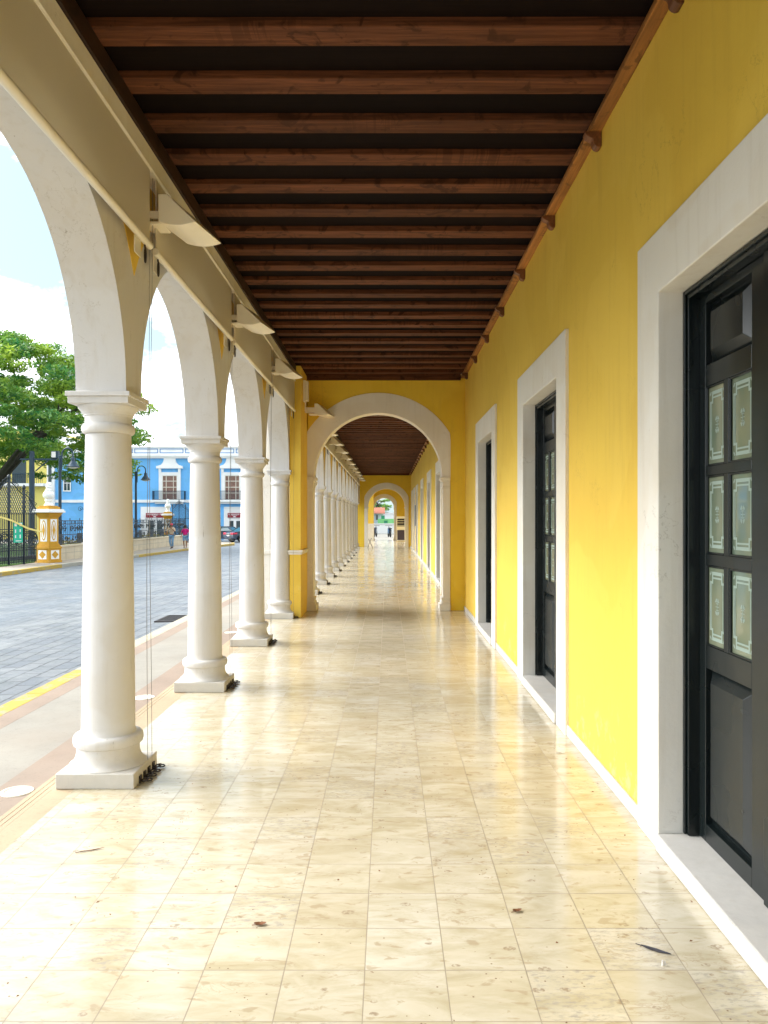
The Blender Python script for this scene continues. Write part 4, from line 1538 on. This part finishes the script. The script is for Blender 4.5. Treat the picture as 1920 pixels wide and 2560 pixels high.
sl = street_lamp((-15.9, 38.0, ZP), 'dark street lamp under the tree, behind the ochre pillar')
dup(sl, (-16.4, 51.0, ZP), label='dark street lamp standing clear against the blue building')
t = thing('floodlight_post', 'thick dark post with a crossbar and square floodlight under the tree', 'post', (-18.4, 40.5, -0.3))
obj('mast', MB().lathe([(0, 0.16), (1.0, 0.145), (5.4, 0.13), (5.45, 0.05)], 14), 'lamp_post', t)
obj('crossbar', MB().bar((-0.6, 0, 5.0), (1.3, 0, 5.0), 0.09).bar((0.9, 0, 5.0), (0.2, 0, 4.4), 0.05), 'lamp_post', t)
obj('floodlight', MB().box(1.05, 1.42, -0.16, 0.10, 5.05, 5.42), 'lamp_post', t, bevel=0.02)
obj('floodlight_lens', MB().box(1.08, 1.30, -0.168, -0.161, 5.09, 5.38), 'letter', t)


# ---------------------------------------------------------------- trees and shrubs
def leaf_cloud(name, clumps, mat, parent, per=420, size=0.16, seed=1, flat=0.34):
    rng = np.random.default_rng(seed)
    P, Nn, S = [], [], []
    for (cx, cy_, cz, r) in clumps:
        n = int(per * (r / 1.0) ** 1.6)
        d = rng.normal(size=(n, 3))
        d /= np.linalg.norm(d, axis=1)[:, None]
        rad = r * rng.random(n) ** 0.45
        d *= rad[:, None]
        d[:, 2] *= flat
        P.append(d + np.array([cx, cy_, cz]))
        Nn.append(rng.normal(size=(n, 3)) * np.array([0.55, 0.55, 0.3]) + np.array([0, 0, 0.75]))
        S.append(size * (0.6 + 0.8 * rng.random(n)))
    P, Nn, S = np.concatenate(P), np.concatenate(Nn), np.concatenate(S)
    Nn /= np.linalg.norm(Nn, axis=1)[:, None]
    t = rng.normal(size=Nn.shape)
    u = np.cross(Nn, t)
    u /= np.linalg.norm(u, axis=1)[:, None]
    w = np.cross(Nn, u)
    n = len(P)
    ln = S[:, None]
    V = np.empty((n, 4, 3))
    V[:, 0] = P - u * ln
    V[:, 1] = P + w * ln * 0.42
    V[:, 2] = P + u * ln
    V[:, 3] = P - w * ln * 0.42
    me = bpy.data.meshes.new(name)
    me.vertices.add(4 * n)
    me.vertices.foreach_set('co', V.reshape(-1))
    me.loops.add(4 * n)
    me.loops.foreach_set('vertex_index', np.arange(4 * n, dtype=np.int32))
    me.polygons.add(n)
    me.polygons.foreach_set('loop_start', np.arange(0, 4 * n, 4, dtype=np.int32))
    me.polygons.foreach_set('loop_total', np.full(n, 4, dtype=np.int32))
    me.materials.append(M[mat])
    me.update()
    me.validate()
    o = bpy.data.objects.new(name, me)
    COL.objects.link(o)
    if parent is not None:
        o.parent = parent
    return o


def big_tree(loc, label, rx, ry, zlo, zhi, seed, nclump, name='shade_tree', leafsize=0.17, per=420, rr=(0.9, 1.9)):
    t = thing(name, label, 'tree', loc)
    rnd = random.Random(seed)
    m_ = MB()
    fork = Vector((0.5, 0, zlo * 0.62))
    m_.tube([(0, 0, -0.4), (0.0, 0, 0.3), (0.25, 0.1, zlo * 0.3), fork], [0.75, 0.55, 0.46, 0.42], 10)
    clumps = []
    limbs = []
    for k in range(9):
        a = 2 * PI * k / 9 + rnd.uniform(-0.3, 0.3)
        q = rnd.uniform(0.55, 0.9)
        end = Vector((rx * q * math.cos(a), ry * q * math.sin(a), zlo + (zhi - zlo) * rnd.uniform(0.25, 0.72)))
        mid = fork.lerp(end, 0.5) + Vector((rnd.uniform(-.6, .6), rnd.uniform(-.6, .6), rnd.uniform(-0.2, 0.8)))
        m_.tube([fork, fork.lerp(mid, 0.5) + Vector((0, 0, 0.3)), mid, mid.lerp(end, 0.5) + Vector((rnd.uniform(-.3, .3), 0, 0.25)), end], [0.30, 0.22, 0.15, 0.09, 0.03], 7)
        limbs.append((mid, end))
        for j in range(5):
            b = mid.lerp(end, 0.2 + 0.2 * j)
            e2 = b + Vector((rnd.uniform(-2.4, 2.4), rnd.uniform(-2.4, 2.4), rnd.uniform(-0.3, 1.5)))
            m_.tube([b, b.lerp(e2, 0.5) + Vector((0, 0, 0.2)), e2], [0.06, 0.04, 0.015], 5)
            clumps.append((e2.x, e2.y, e2.z + 0.1, rnd.uniform(*rr) * 0.8))
    obj('trunk', m_, 'bark', t)
    while len(clumps) < nclump:
        a = rnd.uniform(0, 2 * PI)
        q = math.sqrt(rnd.random())
        x, y = rx * q * math.cos(a), ry * q * math.sin(a)
        dome = zlo + (zhi - zlo) * (0.30 + 0.70 * math.sqrt(max(0, 1 - q ** 2.2)))
        low = zlo + (zhi - zlo) * (0.02 + 0.12 * (1 - q))
        u = rnd.random()
        z = dome - (dome - low) * (u ** 1.7)
        clumps.append((x, y, z, rnd.uniform(*rr)))
    leaf_cloud('crown', clumps, 'foliage', t, per, leafsize, seed)
    return t


big_tree((-25.0, 47.5, -0.3), 'large spreading green tree shading the park gate', 10.0, 9.0, 4.3, 13.0, 21, 470, per=230, rr=(0.6, 1.35), leafsize=0.14)
# yellowing low shrubs just behind the railings
rnd = random.Random(8)
cl = []
for k in range(46):
    cl.append((-16.3 + rnd.uniform(-0.25, 0.25), 37 + 0.5 * k, 0.1 + rnd.uniform(-0.1, 0.25), rnd.uniform(0.35, 0.55)))
struct(leaf_cloud('shrub_border', cl, 'shrub', None, 380, 0.09, 5, 0.9), 'stuff')
# garden trees standing farther back in the park
big_tree((-40, 58, -0.3), 'round green tree standing deeper in the park', 5, 5, 3.2, 9, 33, 70, per=260, name='park_tree')


# ---------------------------------------------------------------- blue building
BY = 85.0
def pxX(px, y=BY):
    return (px - VX) / F * y
def pxZ(py, y=BY):
    return H + (VY - py) / F * y


bb = thing('blue_building', 'two-storey bright blue building with white cornice and balconies', 'building', (0, 0, 0))
bx0, bx1, bz0 = pxX(137), -4.5, -1.1
zb_, zc0, zc1, zp = pxZ(1253), pxZ(1146), pxZ(1138), pxZ(1119)
obj('wall', MB().box(bx0, bx1, BY, BY + 12, bz0, zc0), 'blue', bb)
m_ = MB().box(bx0 - 0.15, bx1 + 0.15, BY - 0.25, BY + 12.2, zc0, zc0 + 0.18)
m_.box(bx0 - 0.25, bx1 + 0.25, BY - 0.38, BY + 12.3, zc0 + 0.18, zc1 + 0.05)
obj('cornice', m_, 'white_far', bb)
m_ = MB().box(bx0, bx1, BY - 0.05, BY + 0.3, zc1 + 0.05, zp, 0)
m_.box(bx0 - 0.1, bx1 + 0.1, BY - 0.15, BY + 0.4, zp, zp + 0.12, 0)
x = bx0 + 0.4
while x < bx1 - 2:
    x2 = x + 2.55
    za, zb2 = zc1 + 0.22, zp - 0.12
    for (a, b, c, d) in ((x, x2, za, za + 0.07), (x, x2, zb2 - 0.07, zb2), (x, x + 0.07, za, zb2), (x2 - 0.07, x2, za, zb2)):
        m_.box(a, b, BY - 0.075, BY - 0.05, c, d, 1)
    x += 2.75
obj('parapet', m_, ['white_far', 'blue_line'], bb)
obj('belt_course', MB().box(bx0 - 0.05, bx1, BY - 0.12, BY, zb_ - 0.15, zb_ + 0.15), 'white_far', bb)


def bwindow(px, k):
    cx = pxX(px)
    z0, z1 = pxZ(1250), pxZ(1191)
    w = 0.80
    fr = MB()
    fr.box(cx - w - 0.38, cx - w, BY - 0.16, BY, z0, z1 + 0.1)
    fr.box(cx + w, cx + w + 0.38, BY - 0.16, BY, z0, z1 + 0.1)
    fr.box(cx - w - 0.38, cx + w + 0.38, BY - 0.16, BY, z1 + 0.1, z1 + 0.45)
    fr.box(cx - w - 0.62, cx + w + 0.62, BY - 0.3, BY, z1 + 0.85, z1 + 1.12)
    for sx in (-1, 1):
        a, b = sorted((cx + sx * (w + 0.12), cx + sx * (w + 0.38)))
        fr.box(a, b, BY - 0.22, BY, z1 + 0.45, z1 + 0.85)
    prof = [(-1.35, 0), (-0.95, 0.12), (-0.72, 0.38), (-0.62, 0.70), (-0.62, 0.88), (0.62, 0.88), (0.62, 0.70), (0.72, 0.38), (0.95, 0.12), (1.35, 0)]
    fr.prism([(cx + a, z1 + 1.12 + b) for a, b in prof], lambda p, t: (p[0], t, p[1]), BY - 0.2, BY)
    wn_ = obj('window', fr, 'white_far', bb)
    pn = MB().box(cx - w, cx + w, BY - 0.06, BY - 0.03, z0, z1 + 0.1, 1)
    for xx in (-w, -0.42, 0.36, w - 0.06):
        pn.box(cx + xx, cx + xx + 0.06, BY - 0.10, BY - 0.061, z0, z1 + 0.1, 0)
    for zz in (z0, z0 + 0.72, z0 + 1.35, z1 - 0.55, z1 + 0.03):
        pn.box(cx - w, cx + w, BY - 0.115, BY - 0.10, zz, zz + 0.07, 0)
    obj('shutter', pn, ['cabinet', 'wood_window'], wn_)
    bal = MB().box(cx - 1.75, cx + 1.75, BY - 0.75, BY, z0 - 0.22, z0, 0)
    bal.box(cx - 1.5, cx + 1.5, BY - 0.5, BY, z0 - 0.42, z0 - 0.22, 0)
    ba = obj('balcony', bal, 'white_far', bb)
    r_ = MB()
    ra, rb_ = cx - 1.7, cx + 1.7
    n = 30
    for i in range(n + 1):
        xx = ra + (rb_ - ra) * i / n
        r_.bar((xx, BY - 0.7, z0), (xx, BY - 0.7, z0 + 0.95), 0.028)
    for zz in (z0 + 0.06, z0 + 0.95):
        r_.bar((ra, BY - 0.7, zz), (rb_, BY - 0.7, zz), 0.045)
    for xx in (ra, rb_):
        for i in range(6):
            r_.bar((xx, BY - 0.7 + 0.13 * i, z0), (xx, BY - 0.7 + 0.13 * i, z0 + 0.95), 0.028)
        r_.bar((xx, BY - 0.7, z0 + 0.95), (xx, BY, z0 + 0.95), 0.045)
    obj('railing', r_, 'lamp_post', ba)


for k, px in enumerate((425, 581, 737)):
    bwindow(px, k)


def shopfront(px0, px1, sx0, sx1, seed):
    x0, x1 = pxX(px0), pxX(px1)
    z1 = pxZ(1267)
    s0, s1 = pxX(sx0), pxX(sx1)
    zs0, zs1 = pxZ(1294), pxZ(1282.5)
    m_ = MB().box(x0, x1, BY - 0.06, BY, bz0, z1)
    sf = obj('shop_surround', m_, 'white_far', bb)
    dr = MB().box(s0, s1, BY - 0.10, BY - 0.061, bz0 + 0.2, zs0 - 0.1, 0)
    wv = (s1 - s0)
    for i in range(2):
        a = s0 + wv * (0.12 + 0.5 * i)
        dr.box(a, a + wv * 0.30, BY - 0.115, BY - 0.101, bz0 + 0.4, zs0 - 0.35, 1)
    obj('shop_door', dr, ['white_far', 'pane_dark'], sf)
    sg = MB().box(s0, s1, BY - 0.20, BY - 0.061, zs0, zs1, 0)
    rnd = random.Random(seed)
    x = s0 + 0.10
    while x < s1 - 0.14:                       # a row of small capitals too far off to read
        w_ = rnd.choice([0.05, 0.07, 0.08])
        if rnd.random() > 0.12:
            h_ = 0.14
            sg.box(x, x + 0.018, BY - 0.205, BY - 0.2005, zs1 - 0.21, zs1 - 0.21 + h_, 1)
            sg.box(x + w_ - 0.018, x + w_, BY - 0.205, BY - 0.2005, zs1 - 0.21, zs1 - 0.21 + h_, 1)
            zz = rnd.choice([0.0, 0.06, 0.122])
            sg.box(x + 0.018, x + w_ - 0.018, BY - 0.205, BY - 0.2005, zs1 - 0.21 + zz, zs1 - 0.21 + zz + 0.018, 1)
        x += w_ + 0.022
    cx = (s0 + s1) / 2
    sg.prism([(cx - 0.17, zs0 + 0.03), (cx + 0.17, zs0 + 0.03), (cx + 0.13, zs0 + 0.12), (cx + 0.05, zs0 + 0.13), (cx, zs0 + 0.17), (cx - 0.05, zs0 + 0.13), (cx - 0.13, zs0 + 0.12)], lambda p, t: (p[0], t, p[1]), BY - 0.206, BY - 0.2005, 1)
    sg.box(cx - 0.3, cx + 0.3, BY - 0.205, BY - 0.2005, zs0 + 0.22, zs0 + 0.245, 1)
    obj('shop_sign', sg, ['sign_red', 'letter'], sf)


shopfront(352, 421, 366, 410, 3)
shopfront(560, 612, 570, 604, 4)
m_ = MB()
wx, w0, w1 = pxX(168), pxZ(1227), pxZ(1190)
m_.box(wx - 0.42, wx + 0.42, BY - 0.05, BY, w0, w1, 1)
for (a, b, c, d) in ((-0.42, -0.32, w0, w1), (0.32, 0.42, w0, w1), (-0.03, 0.03, w0, w1)):
    m_.box(wx + a, wx + b, BY - 0.075, BY - 0.05, c, d, 0)
m_.box(wx - 0.45, wx + 0.45, BY - 0.09, BY - 0.075, w0 - 0.08, w0 + 0.04, 0)
m_.box(wx - 0.3, wx + 0.3, BY - 0.08, BY - 0.076, (w0 + w1) / 2, (w0 + w1) / 2 + 0.06, 0)
obj('window', m_, ['white_far', 'pane_dark'], bb)
lan = MB()
lx, lz = pxX(205), pxZ(1273)
scroll(lan, (lx, BY - 0.5, lz), 0.3, 0.03, (1, 0, 0), (0, 0, 1), 1.3)
lan.bar((lx + 0.3, BY, lz), (lx, BY - 0.5, lz), 0.04)
obj('wall_bracket', lan, 'lamp_post', bb)

# pale yellow neighbour
YBY = BY - 0.1
yb = thing('yellow_building', 'pale yellow building with a balcony behind the park gate', 'building', (0, 0, 0))
X_ = lambda p: pxX(p, YBY)
Z_ = lambda p: pxZ(p, YBY)
obj('wall', MB().box(X_(-320), X_(118), YBY, YBY + 10, -1.1, Z_(1075)), 'pale_yellow', yb)
obj('corner_pilaster', MB().box(X_(118), X_(137), YBY - 0.12, YBY + 10, -1.1, Z_(1085)), 'white_far', yb)
m_ = MB().box(X_(-320), X_(118), YBY - 0.9, YBY, Z_(1216), Z_(1209))
ba = obj('balcony', m_, 'white_far', yb)
r_ = MB()
x = X_(-320)
while x < X_(116):
    r_.bar((x, YBY - 0.85, Z_(1209)), (x, YBY - 0.85, Z_(1209) + 1.05), 0.035)
    x += 0.2
r_.bar((X_(-320), YBY - 0.85, Z_(1209) + 1.05), (X_(116), YBY - 0.85, Z_(1209) + 1.05), 0.05)
obj('railing', r_, 'lamp_post', ba)
for px in (-210, -100, 48):
    obj('window', MB().box(X_(px) - 0.75, X_(px) + 0.75, YBY - 0.05, YBY, Z_(1209), Z_(1140)), 'pane_dark', yb)
obj('window', MB().box(X_(122), X_(130), YBY - 0.14, YBY - 0.121, Z_(1205), Z_(1150)), 'pane_dark', yb)


# ---------------------------------------------------------------- cars
def make_car(loc, rz, label):
    """Three-box saloon, nose along +X, origin under its middle."""
    t = thing('parked_car', label, 'car', loc, rz, 'dark cars parked at the crossing')
    prof = [(-2.25, 0.42), (-2.28, 0.62), (-2.22, 0.88), (-2.05, 0.98), (-1.55, 1.02), (-1.0, 1.05), (0.9, 0.98), (1.5, 0.92), (2.1, 0.78), (2.28, 0.60), (2.26, 0.38), (1.8, 0.26), (-1.8, 0.26)]
    m_ = MB()
    n = len(prof)
    rows = [(-0.70, 0.94), (-0.86, 0.985), (-0.875, 1.0), (0.875, 1.0), (0.86, 0.985), (0.70, 0.94)]
    v = []
    for (y, k) in rows:
        for (x, z) in prof:
            v.append((x * k, y, 0.62 + (z - 0.62) * (k if abs(y) < 0.8 else 1.0)))
    f = []
    for r_ in range(len(rows) - 1):
        for i in range(n):
            j = (i + 1) % n
            f.append((r_ * n + i, r_ * n + j, (r_ + 1) * n + j, (r_ + 1) * n + i))
    f.append(tuple(range(n)))
    f.append(tuple(range((len(rows) - 1) * n, len(rows) * n))[::-1])
    m_.add(v, f, 0, False)
    # roof and pillars
    cab = [(-1.55, 1.0), (-0.85, 1.40), (-0.2, 1.45), (0.35, 1.42), (1.1, 0.97)]
    for i in range(1, 3):
        a, b = cab[i], cab[i + 1]
        m_.add([(a[0], -0.58, a[1]), (b[0], -0.58, b[1]), (b[0], 0.58, b[1]), (a[0], 0.58, a[1])], [(0, 1, 2, 3)])
    for sy in (-1, 1):
        for i in range(4):
            a, b = cab[i], cab[i + 1]
            m_.bar((a[0], sy * (0.60 if 0 < i else 0.78), a[1]), (b[0], sy * (0.60 if i < 3 else 0.78), b[1]), 0.06)
        m_.bar((-0.15, sy * 0.59, 1.44), (-0.1, sy * 0.80, 1.02), 0.06)
    b_ = obj('car_body', m_, 'car', t, bevel=0.02)
    g = MB()
    lo = 1.0
    for sy in (-1, 1):
        g.add([(-1.5, sy * 0.78, lo), (-0.84, sy * 0.575, 1.385), (-0.2, sy * 0.575, 1.43), (0.34, sy * 0.575, 1.40), (1.05, sy * 0.78, lo)], [(0, 1, 2, 3, 4)])
    g.add([(-1.5, -0.78, lo), (-0.84, -0.57, 1.385), (-0.84, 0.57, 1.385), (-1.5, 0.78, lo)], [(0, 1, 2, 3)])
    g.add([(1.05, -0.78, lo), (0.34, -0.57, 1.40), (0.34, 0.57, 1.40), (1.05, 0.78, lo)], [(0, 1, 2, 3)])
    obj('window_glass', g, 'car_glass', t)
    for (x, y) in ((-1.4, -0.80), (-1.4, 0.80), (1.4, -0.80), (1.4, 0.80)):
        w = MB()
        pr_ = [(-0.10, 0.22), (-0.09, 0.31), (-0.06, 0.33), (0.06, 0.33), (0.09, 0.31), (0.10, 0.22)]
        w.lathe(pr_, 22)
        w.v = [(p[0], p[2], p[1]) for p in w.v]
        wo = obj('wheel', w, 'rubber', t)
        wo.location = (x, y, 0.33)
        rm = MB().lathe([(-0.105, 0.03), (-0.102, 0.2), (0.102, 0.2), (0.105, 0.03)], 14)
        rm.v = [(p[0], p[2], p[1]) for p in rm.v]
        obj('rim', rm, 'rim', wo)
    for sy in (-1, 1):
        a, b = sorted((sy * 0.40, sy * 0.84))
        q = MB().box(-2.30, -2.12, a, b, 0.74, 0.92)
        q.box(-2.2, -1.85, sy * 0.865 - 0.02, sy * 0.865 + 0.02, 0.78, 0.92)
        obj('tail_light', q, 'tail', t, bevel=0.02)
        q = MB().box(2.05, 2.24, a, b, 0.60, 0.74)
        obj('headlight', q, 'letter', t, bevel=0.02)
    obj('number_plate', MB().box(-2.30, -2.275, -0.22, 0.22, 0.60, 0.71), 'letter', t)
    obj('chrome_strip', MB().box(-2.30, -2.26, -0.38, 0.38, 0.80, 0.84), 'rim', t)
    return t


cz = gz(-14, 72)
car1 = make_car((-13.0, 73.6, cz), R(42), 'dark blue saloon with red tail lights, right of the second column')
dup(car1, (-15.9, 75.6, cz), R(160), 'dark car partly hidden behind the second full column')


# ---------------------------------------------------------------- people
def skin_body(name, joints, edges, mat, parent, sub=1):
    me = bpy.data.meshes.new(name)
    me.from_pydata([j[:3] for j in joints], edges, [])
    o = bpy.data.objects.new(name, me)
    COL.objects.link(o)
    o.parent = parent
    me.materials.append(M[mat])
    md = o.modifiers.new('skin', 'SKIN')
    md.use_smooth_shade = True
    if not me.skin_vertices:
        return o
    for i, j in enumerate(joints):
        r = j[3]
        me.skin_vertices[0].data[i].radius = r if isinstance(r, tuple) else (r, r)
        me.skin_vertices[0].data[i].use_root = (i == 0)
    s = o.modifiers.new('sub', 'SUBSURF')
    s.levels = s.render_levels = sub
    return o


def person(loc, rz, label, spec):
    """Faces -Y at rz 0. Height about 1.6 m."""
    t = thing('person', label, 'person', loc, rz)
    s = spec['h'] / 1.70
    A = spec['arms']                # [(elbow, wrist, tip)] right, left
    Lg = spec['legs']               # [(knee, ankle, toe)]
    J = [(0, 0, 0.93, 0.115), (0, 0.01, 1.10, 0.115), (0, 0.015, 1.28, 0.125), (0, 0.02, 1.40, 0.085), (0, 0.01, 1.47, 0.052), (0, -0.01, 1.55, 0.075), (0, -0.02, 1.62, 0.082), (0, -0.015, 1.68, 0.06)]
    E = [(i, i + 1) for i in range(7)]
    for k, sg in enumerate((-1, 1)):
        b = len(J)
        el, wr, tip = A[k]
        J += [(sg * 0.17, 0.02, 1.37, 0.058), (*el, 0.042), (*wr, 0.03), (*tip, 0.028)]
        E += [(3, b), (b, b + 1), (b + 1, b + 2), (b + 2, b + 3)]
        b = len(J)
        kn, an, toe = Lg[k]
        J += [(sg * 0.095, 0, 0.86, 0.085), (*kn, 0.058), (*an, 0.038), (*toe, 0.03)]
        E += [(0, b), (b, b + 1), (b + 1, b + 2), (b + 2, b + 3)]
    J = [(x * s, y * s, z * s, r * s) for x, y, z, r in J]
    skin_body('body', J, E, 'skin', t)
    w = spec.get('wide', 1.0)
    tor = [(0, 0, 0.90, (0.145 * w, 0.115)), (0, 0.01, 1.10, (0.155 * w, 0.13)), (0, 0.015, 1.28, (0.165 * w, 0.13)), (0, 0.02, 1.40, (0.11, 0.09))]
    E2 = [(0, 1), (1, 2), (2, 3)]
    for k, sg in enumerate((-1, 1)):
        b = len(tor)
        el = Vector(A[k][0])
        sh = Vector((sg * 0.175, 0.02, 1.37))
        m_ = sh.lerp(el, spec.get('sleeve', 0.75))
        tor += [(*sh, (0.075, 0.075)), (*m_, (0.062, 0.062))]
        E2 += [(3, b), (b, b + 1)]
    skin_body('shirt', [(x * s, y * s, z * s, (r[0] * s, r[1] * s)) for x, y, z, r in tor], E2, spec['shirt'], t)
    tr = [(0, 0, 0.95, 0.135)]
    E3 = []
    for k, sg in enumerate((-1, 1)):
        kn, an, toe = (Vector(q) for q in Lg[k])
        hip = Vector((sg * 0.095, 0, 0.86))
        b = len(tr)
        if spec['long']:
            tr += [(*hip, 0.105), (*kn, 0.078), (*kn.lerp(an, 0.92), 0.062)]
            E3 += [(0, b), (b, b + 1), (b + 1, b + 2)]
        else:
            tr += [(*hip, 0.11), (*hip.lerp(kn, 0.85), 0.095)]
            E3 += [(0, b), (b, b + 1)]
    skin_body('trousers' if spec['long'] else 'shorts', [(x * s, y * s, z * s, r * s) for x, y, z, r in tr], E3, 'denim', t)
    for k in range(2):
        an, toe = Vector(Lg[k][1]) * s, Vector(Lg[k][2]) * s
        skin_body('shoe', [(*(an - Vector((0, -0.03, 0.02))), 0.045 * s), (*toe, 0.04 * s), (*(toe + Vector((0, -0.05, -0.005))), 0.03 * s)], [(0, 1), (1, 2)], 'shoe', t)
    hc = Vector((0, -0.012, 1.63)) * s
    h_ = MB()
    top = [(-0.02, 0.098), (0.02, 0.104), (0.06, 0.095), (0.09, 0.066), (0.104, 0.02)]
    h_.lathe([(a * s, b * s) for a, b in top], 16, tuple(hc))
    if spec['cap']:
        pk = [(math.cos(a) * 0.085 * s + hc.x, hc.y - 0.07 * s - (0.10 * s) * math.sin(a)) for a in [PI * i / 8 for i in range(9)]]
        h_.prism(pk, lambda p, q: (p[0], p[1], q), hc.z - 0.012 * s, hc.z + 0.002 * s)
        obj('cap', h_, 'red_cap', t)
    else:
        hb = MB()
        hb.lathe([(a * s, b * s) for a, b in [(-0.12, 0.06), (-0.09, 0.09), (-0.02, 0.105), (0.03, 0.108), (0.07, 0.095), (0.10, 0.06), (0.112, 0.015)]], 16, (hc.x, hc.y + 0.022 * s, hc.z))
        obj('hair', hb, 'hair', t)
    fc = MB()
    for sg in (-1, 1):
        fc.box(hc.x + sg * 0.032 * s - 0.012 * s, hc.x + sg * 0.032 * s + 0.012 * s, hc.y - 0.105 * s, hc.y - 0.08 * s, hc.z - 0.045 * s, hc.z - 0.033 * s)
    fc.box(hc.x - 0.02 * s, hc.x + 0.02 * s, hc.y - 0.10 * s, hc.y - 0.08 * s, hc.z - 0.105 * s, hc.z - 0.097 * s)
    obj('facial_features', fc, 'hair', t)
    return t


def at(px, py, hh):
    d = py - VY
    y = F * hh / d
    return ((px - VX) / F * y, y)


hx, hy = at(429, 1371.5, H - ZP)
man = person((hx, hy, ZP), R(-8), 'person in red cap, beige shirt and jeans raising a phone while walking', dict(
    h=1.62, shirt='beige_shirt', long=True, cap=True, sleeve=0.95, wide=1.05,
    arms=[((-0.36, -0.02, 1.16), (-0.30, -0.14, 0.98), (-0.27, -0.18, 0.93)), ((0.30, -0.16, 1.17), (0.08, -0.25, 1.40), (0.03, -0.24, 1.46))],
    legs=[((-0.10, -0.06, 0.48), (-0.02, 0.02, 0.08), (-0.02, -0.09, 0.035)), ((0.11, -0.10, 0.49), (0.04, 0.10, 0.12), (0.04, 0.0, 0.06))]))
ph = obj('phone', MB().box(-0.035, 0.035, -0.275, -0.265, 1.36, 1.50), 'iron', loc=(hx, hy, ZP), rz=R(-8))
tag(ph, "dark phone held up in the capped person's hand", 'phone')
hx, hy = at(463, 1371.0, H - ZP)
person((hx, hy, ZP), R(6), 'person in magenta top and pale blue shorts walking on the far pavement', dict(
    h=1.52, shirt='magenta', long=False, cap=False, sleeve=0.9, wide=1.2,
    arms=[((-0.27, 0.03, 1.12), (-0.29, -0.04, 0.88), (-0.29, -0.06, 0.78)), ((0.28, 0.02, 1.12), (0.31, -0.06, 0.88), (0.30, -0.08, 0.78))],
    legs=[((-0.10, -0.08, 0.47), (-0.07, 0.03, 0.08), (-0.07, -0.08, 0.035)), ((0.10, -0.03, 0.47), (0.07, 0.0, 0.07), (0.07, -0.11, 0.035))]))


# ---------------------------------------------------------------- what shows through the end arch
EY = 96.0
E_X = lambda p: pxX(p, EY)
E_Z = lambda p: pxZ(p, EY)
t = thing('tiled_house', 'low white house with a red tiled roof beyond the end arch', 'house', (0, 0, 0))
obj('wall', MB().box(E_X(905), E_X(959), EY, EY + 6, -1.2, E_Z(1283)), 'white_far', t)
m_ = MB().prism([(EY - 0.6, E_Z(1284)), (EY + 3, E_Z(1268)), (EY + 6.6, E_Z(1284))], lambda p, q: (q, p[0], p[1]), E_X(903), E_X(962))
obj('roof', m_, 'roof_tile', t)
obj('window', MB().box(E_X(940), E_X(945), EY - 0.05, EY, E_Z(1300), E_Z(1287)), 'pane_dark', t)
t = thing('green_shop', 'light green low building beyond the end arch', 'building', (0, 0, 0))
obj('wall', MB().box(E_X(946), E_X(985), EY - 6, EY - 1, -1.2, E_Z(1297)), 'green_wall', t)
obj('roof_tank', MB().box(E_X(954), E_X(962), EY - 5, EY - 2.5, E_Z(1297), E_Z(1289)), 'green_dark', t)
obj('shutter', MB().box(E_X(961), E_X(969), EY - 6.06, EY - 6.0, -1.2 + 0.2, E_Z(1301)), 'green_dark', t)
t = thing('white_wall', 'low white wall in glare before the green building, through the end arch', 'wall', (0, 0, 0))
obj('wall_face', MB().box(-6, 9, 86.0, 86.3, -1.2, 0.98), 'white_far', t)
obj('coping', MB().box(-6.1, 9.1, 85.9, 86.4, 0.98, 1.05), 'white_far', t)
t = thing('white_wall', 'long white wall beyond the green building, in glare', 'wall', (0, 0, 0))
obj('wall_face', MB().box(-8, 14, EY + 8, EY + 8.4, -1.2, E_Z(1283)), 'white_far', t)
obj('coping', MB().box(-8.1, 14.1, EY + 7.9, EY + 8.5, E_Z(1283), E_Z(1283) + 0.12), 'white_far', t)
big_tree((E_X(915), EY + 18, -1), 'green tree rising behind the red tiled roof', 2.4, 2.4, 3.0, 6.0, 44, 26, name='street_tree', per=220, rr=(0.6, 1.1), leafsize=0.14)


def motorbike(loc, rz, label):
    t = thing('motorbike', label, 'motorbike', loc, rz, 'motorbikes parked beyond the end arch')
    for x in (-0.62, 0.62):
        w = MB().ring((x, 0, 0.30), 0.25, 0.055, (1, 0, 0), (0, 0, 1), 18, 8)
        w.lathe([(-0.03, 0.05), (0.03, 0.05)], 8, (x, 0, 0.30))
        for k in range(5):
            a = 2 * PI * k / 5
            w.bar((x, 0, 0.3), (x + 0.24 * math.cos(a), 0, 0.3 + 0.24 * math.sin(a)), 0.02)
        obj('wheel', w, 'rubber', t)
    b = MB().prism([(-0.45, 0.35), (0.25, 0.30), (0.35, 0.55), (0.30, 0.85), (0.05, 0.88), (-0.15, 0.70), (-0.55, 0.68)], lambda p, q: (p[0], q, p[1]), -0.12, 0.12)
    obj('frame_body', b, 'car', t, bevel=0.03)
    obj('saddle', MB().box(-0.70, -0.05, -0.13, 0.13, 0.72, 0.82), 'rubber', t, bevel=0.04)
    h = MB().bar((0.62, 0, 0.3), (0.38, 0, 0.98), 0.05).bar((0.38, -0.33, 1.02), (0.38, 0.33, 1.02), 0.035)
    obj('handlebar', h, 'iron', t)
    obj('headlight', MB().lathe([(-0.08, 0.06), (0.06, 0.09), (0.08, 0.08)], 12, (0.48, 0, 0.86)), 'letter', t)
    return t


mo = motorbike((-1.15, 71.0, -0.06), R(82), 'dark motorbike parked left beyond the end arch')
dup(mo, (0.13, 70.0, -0.06), R(98), 'dark motorbike parked right beyond the end arch')
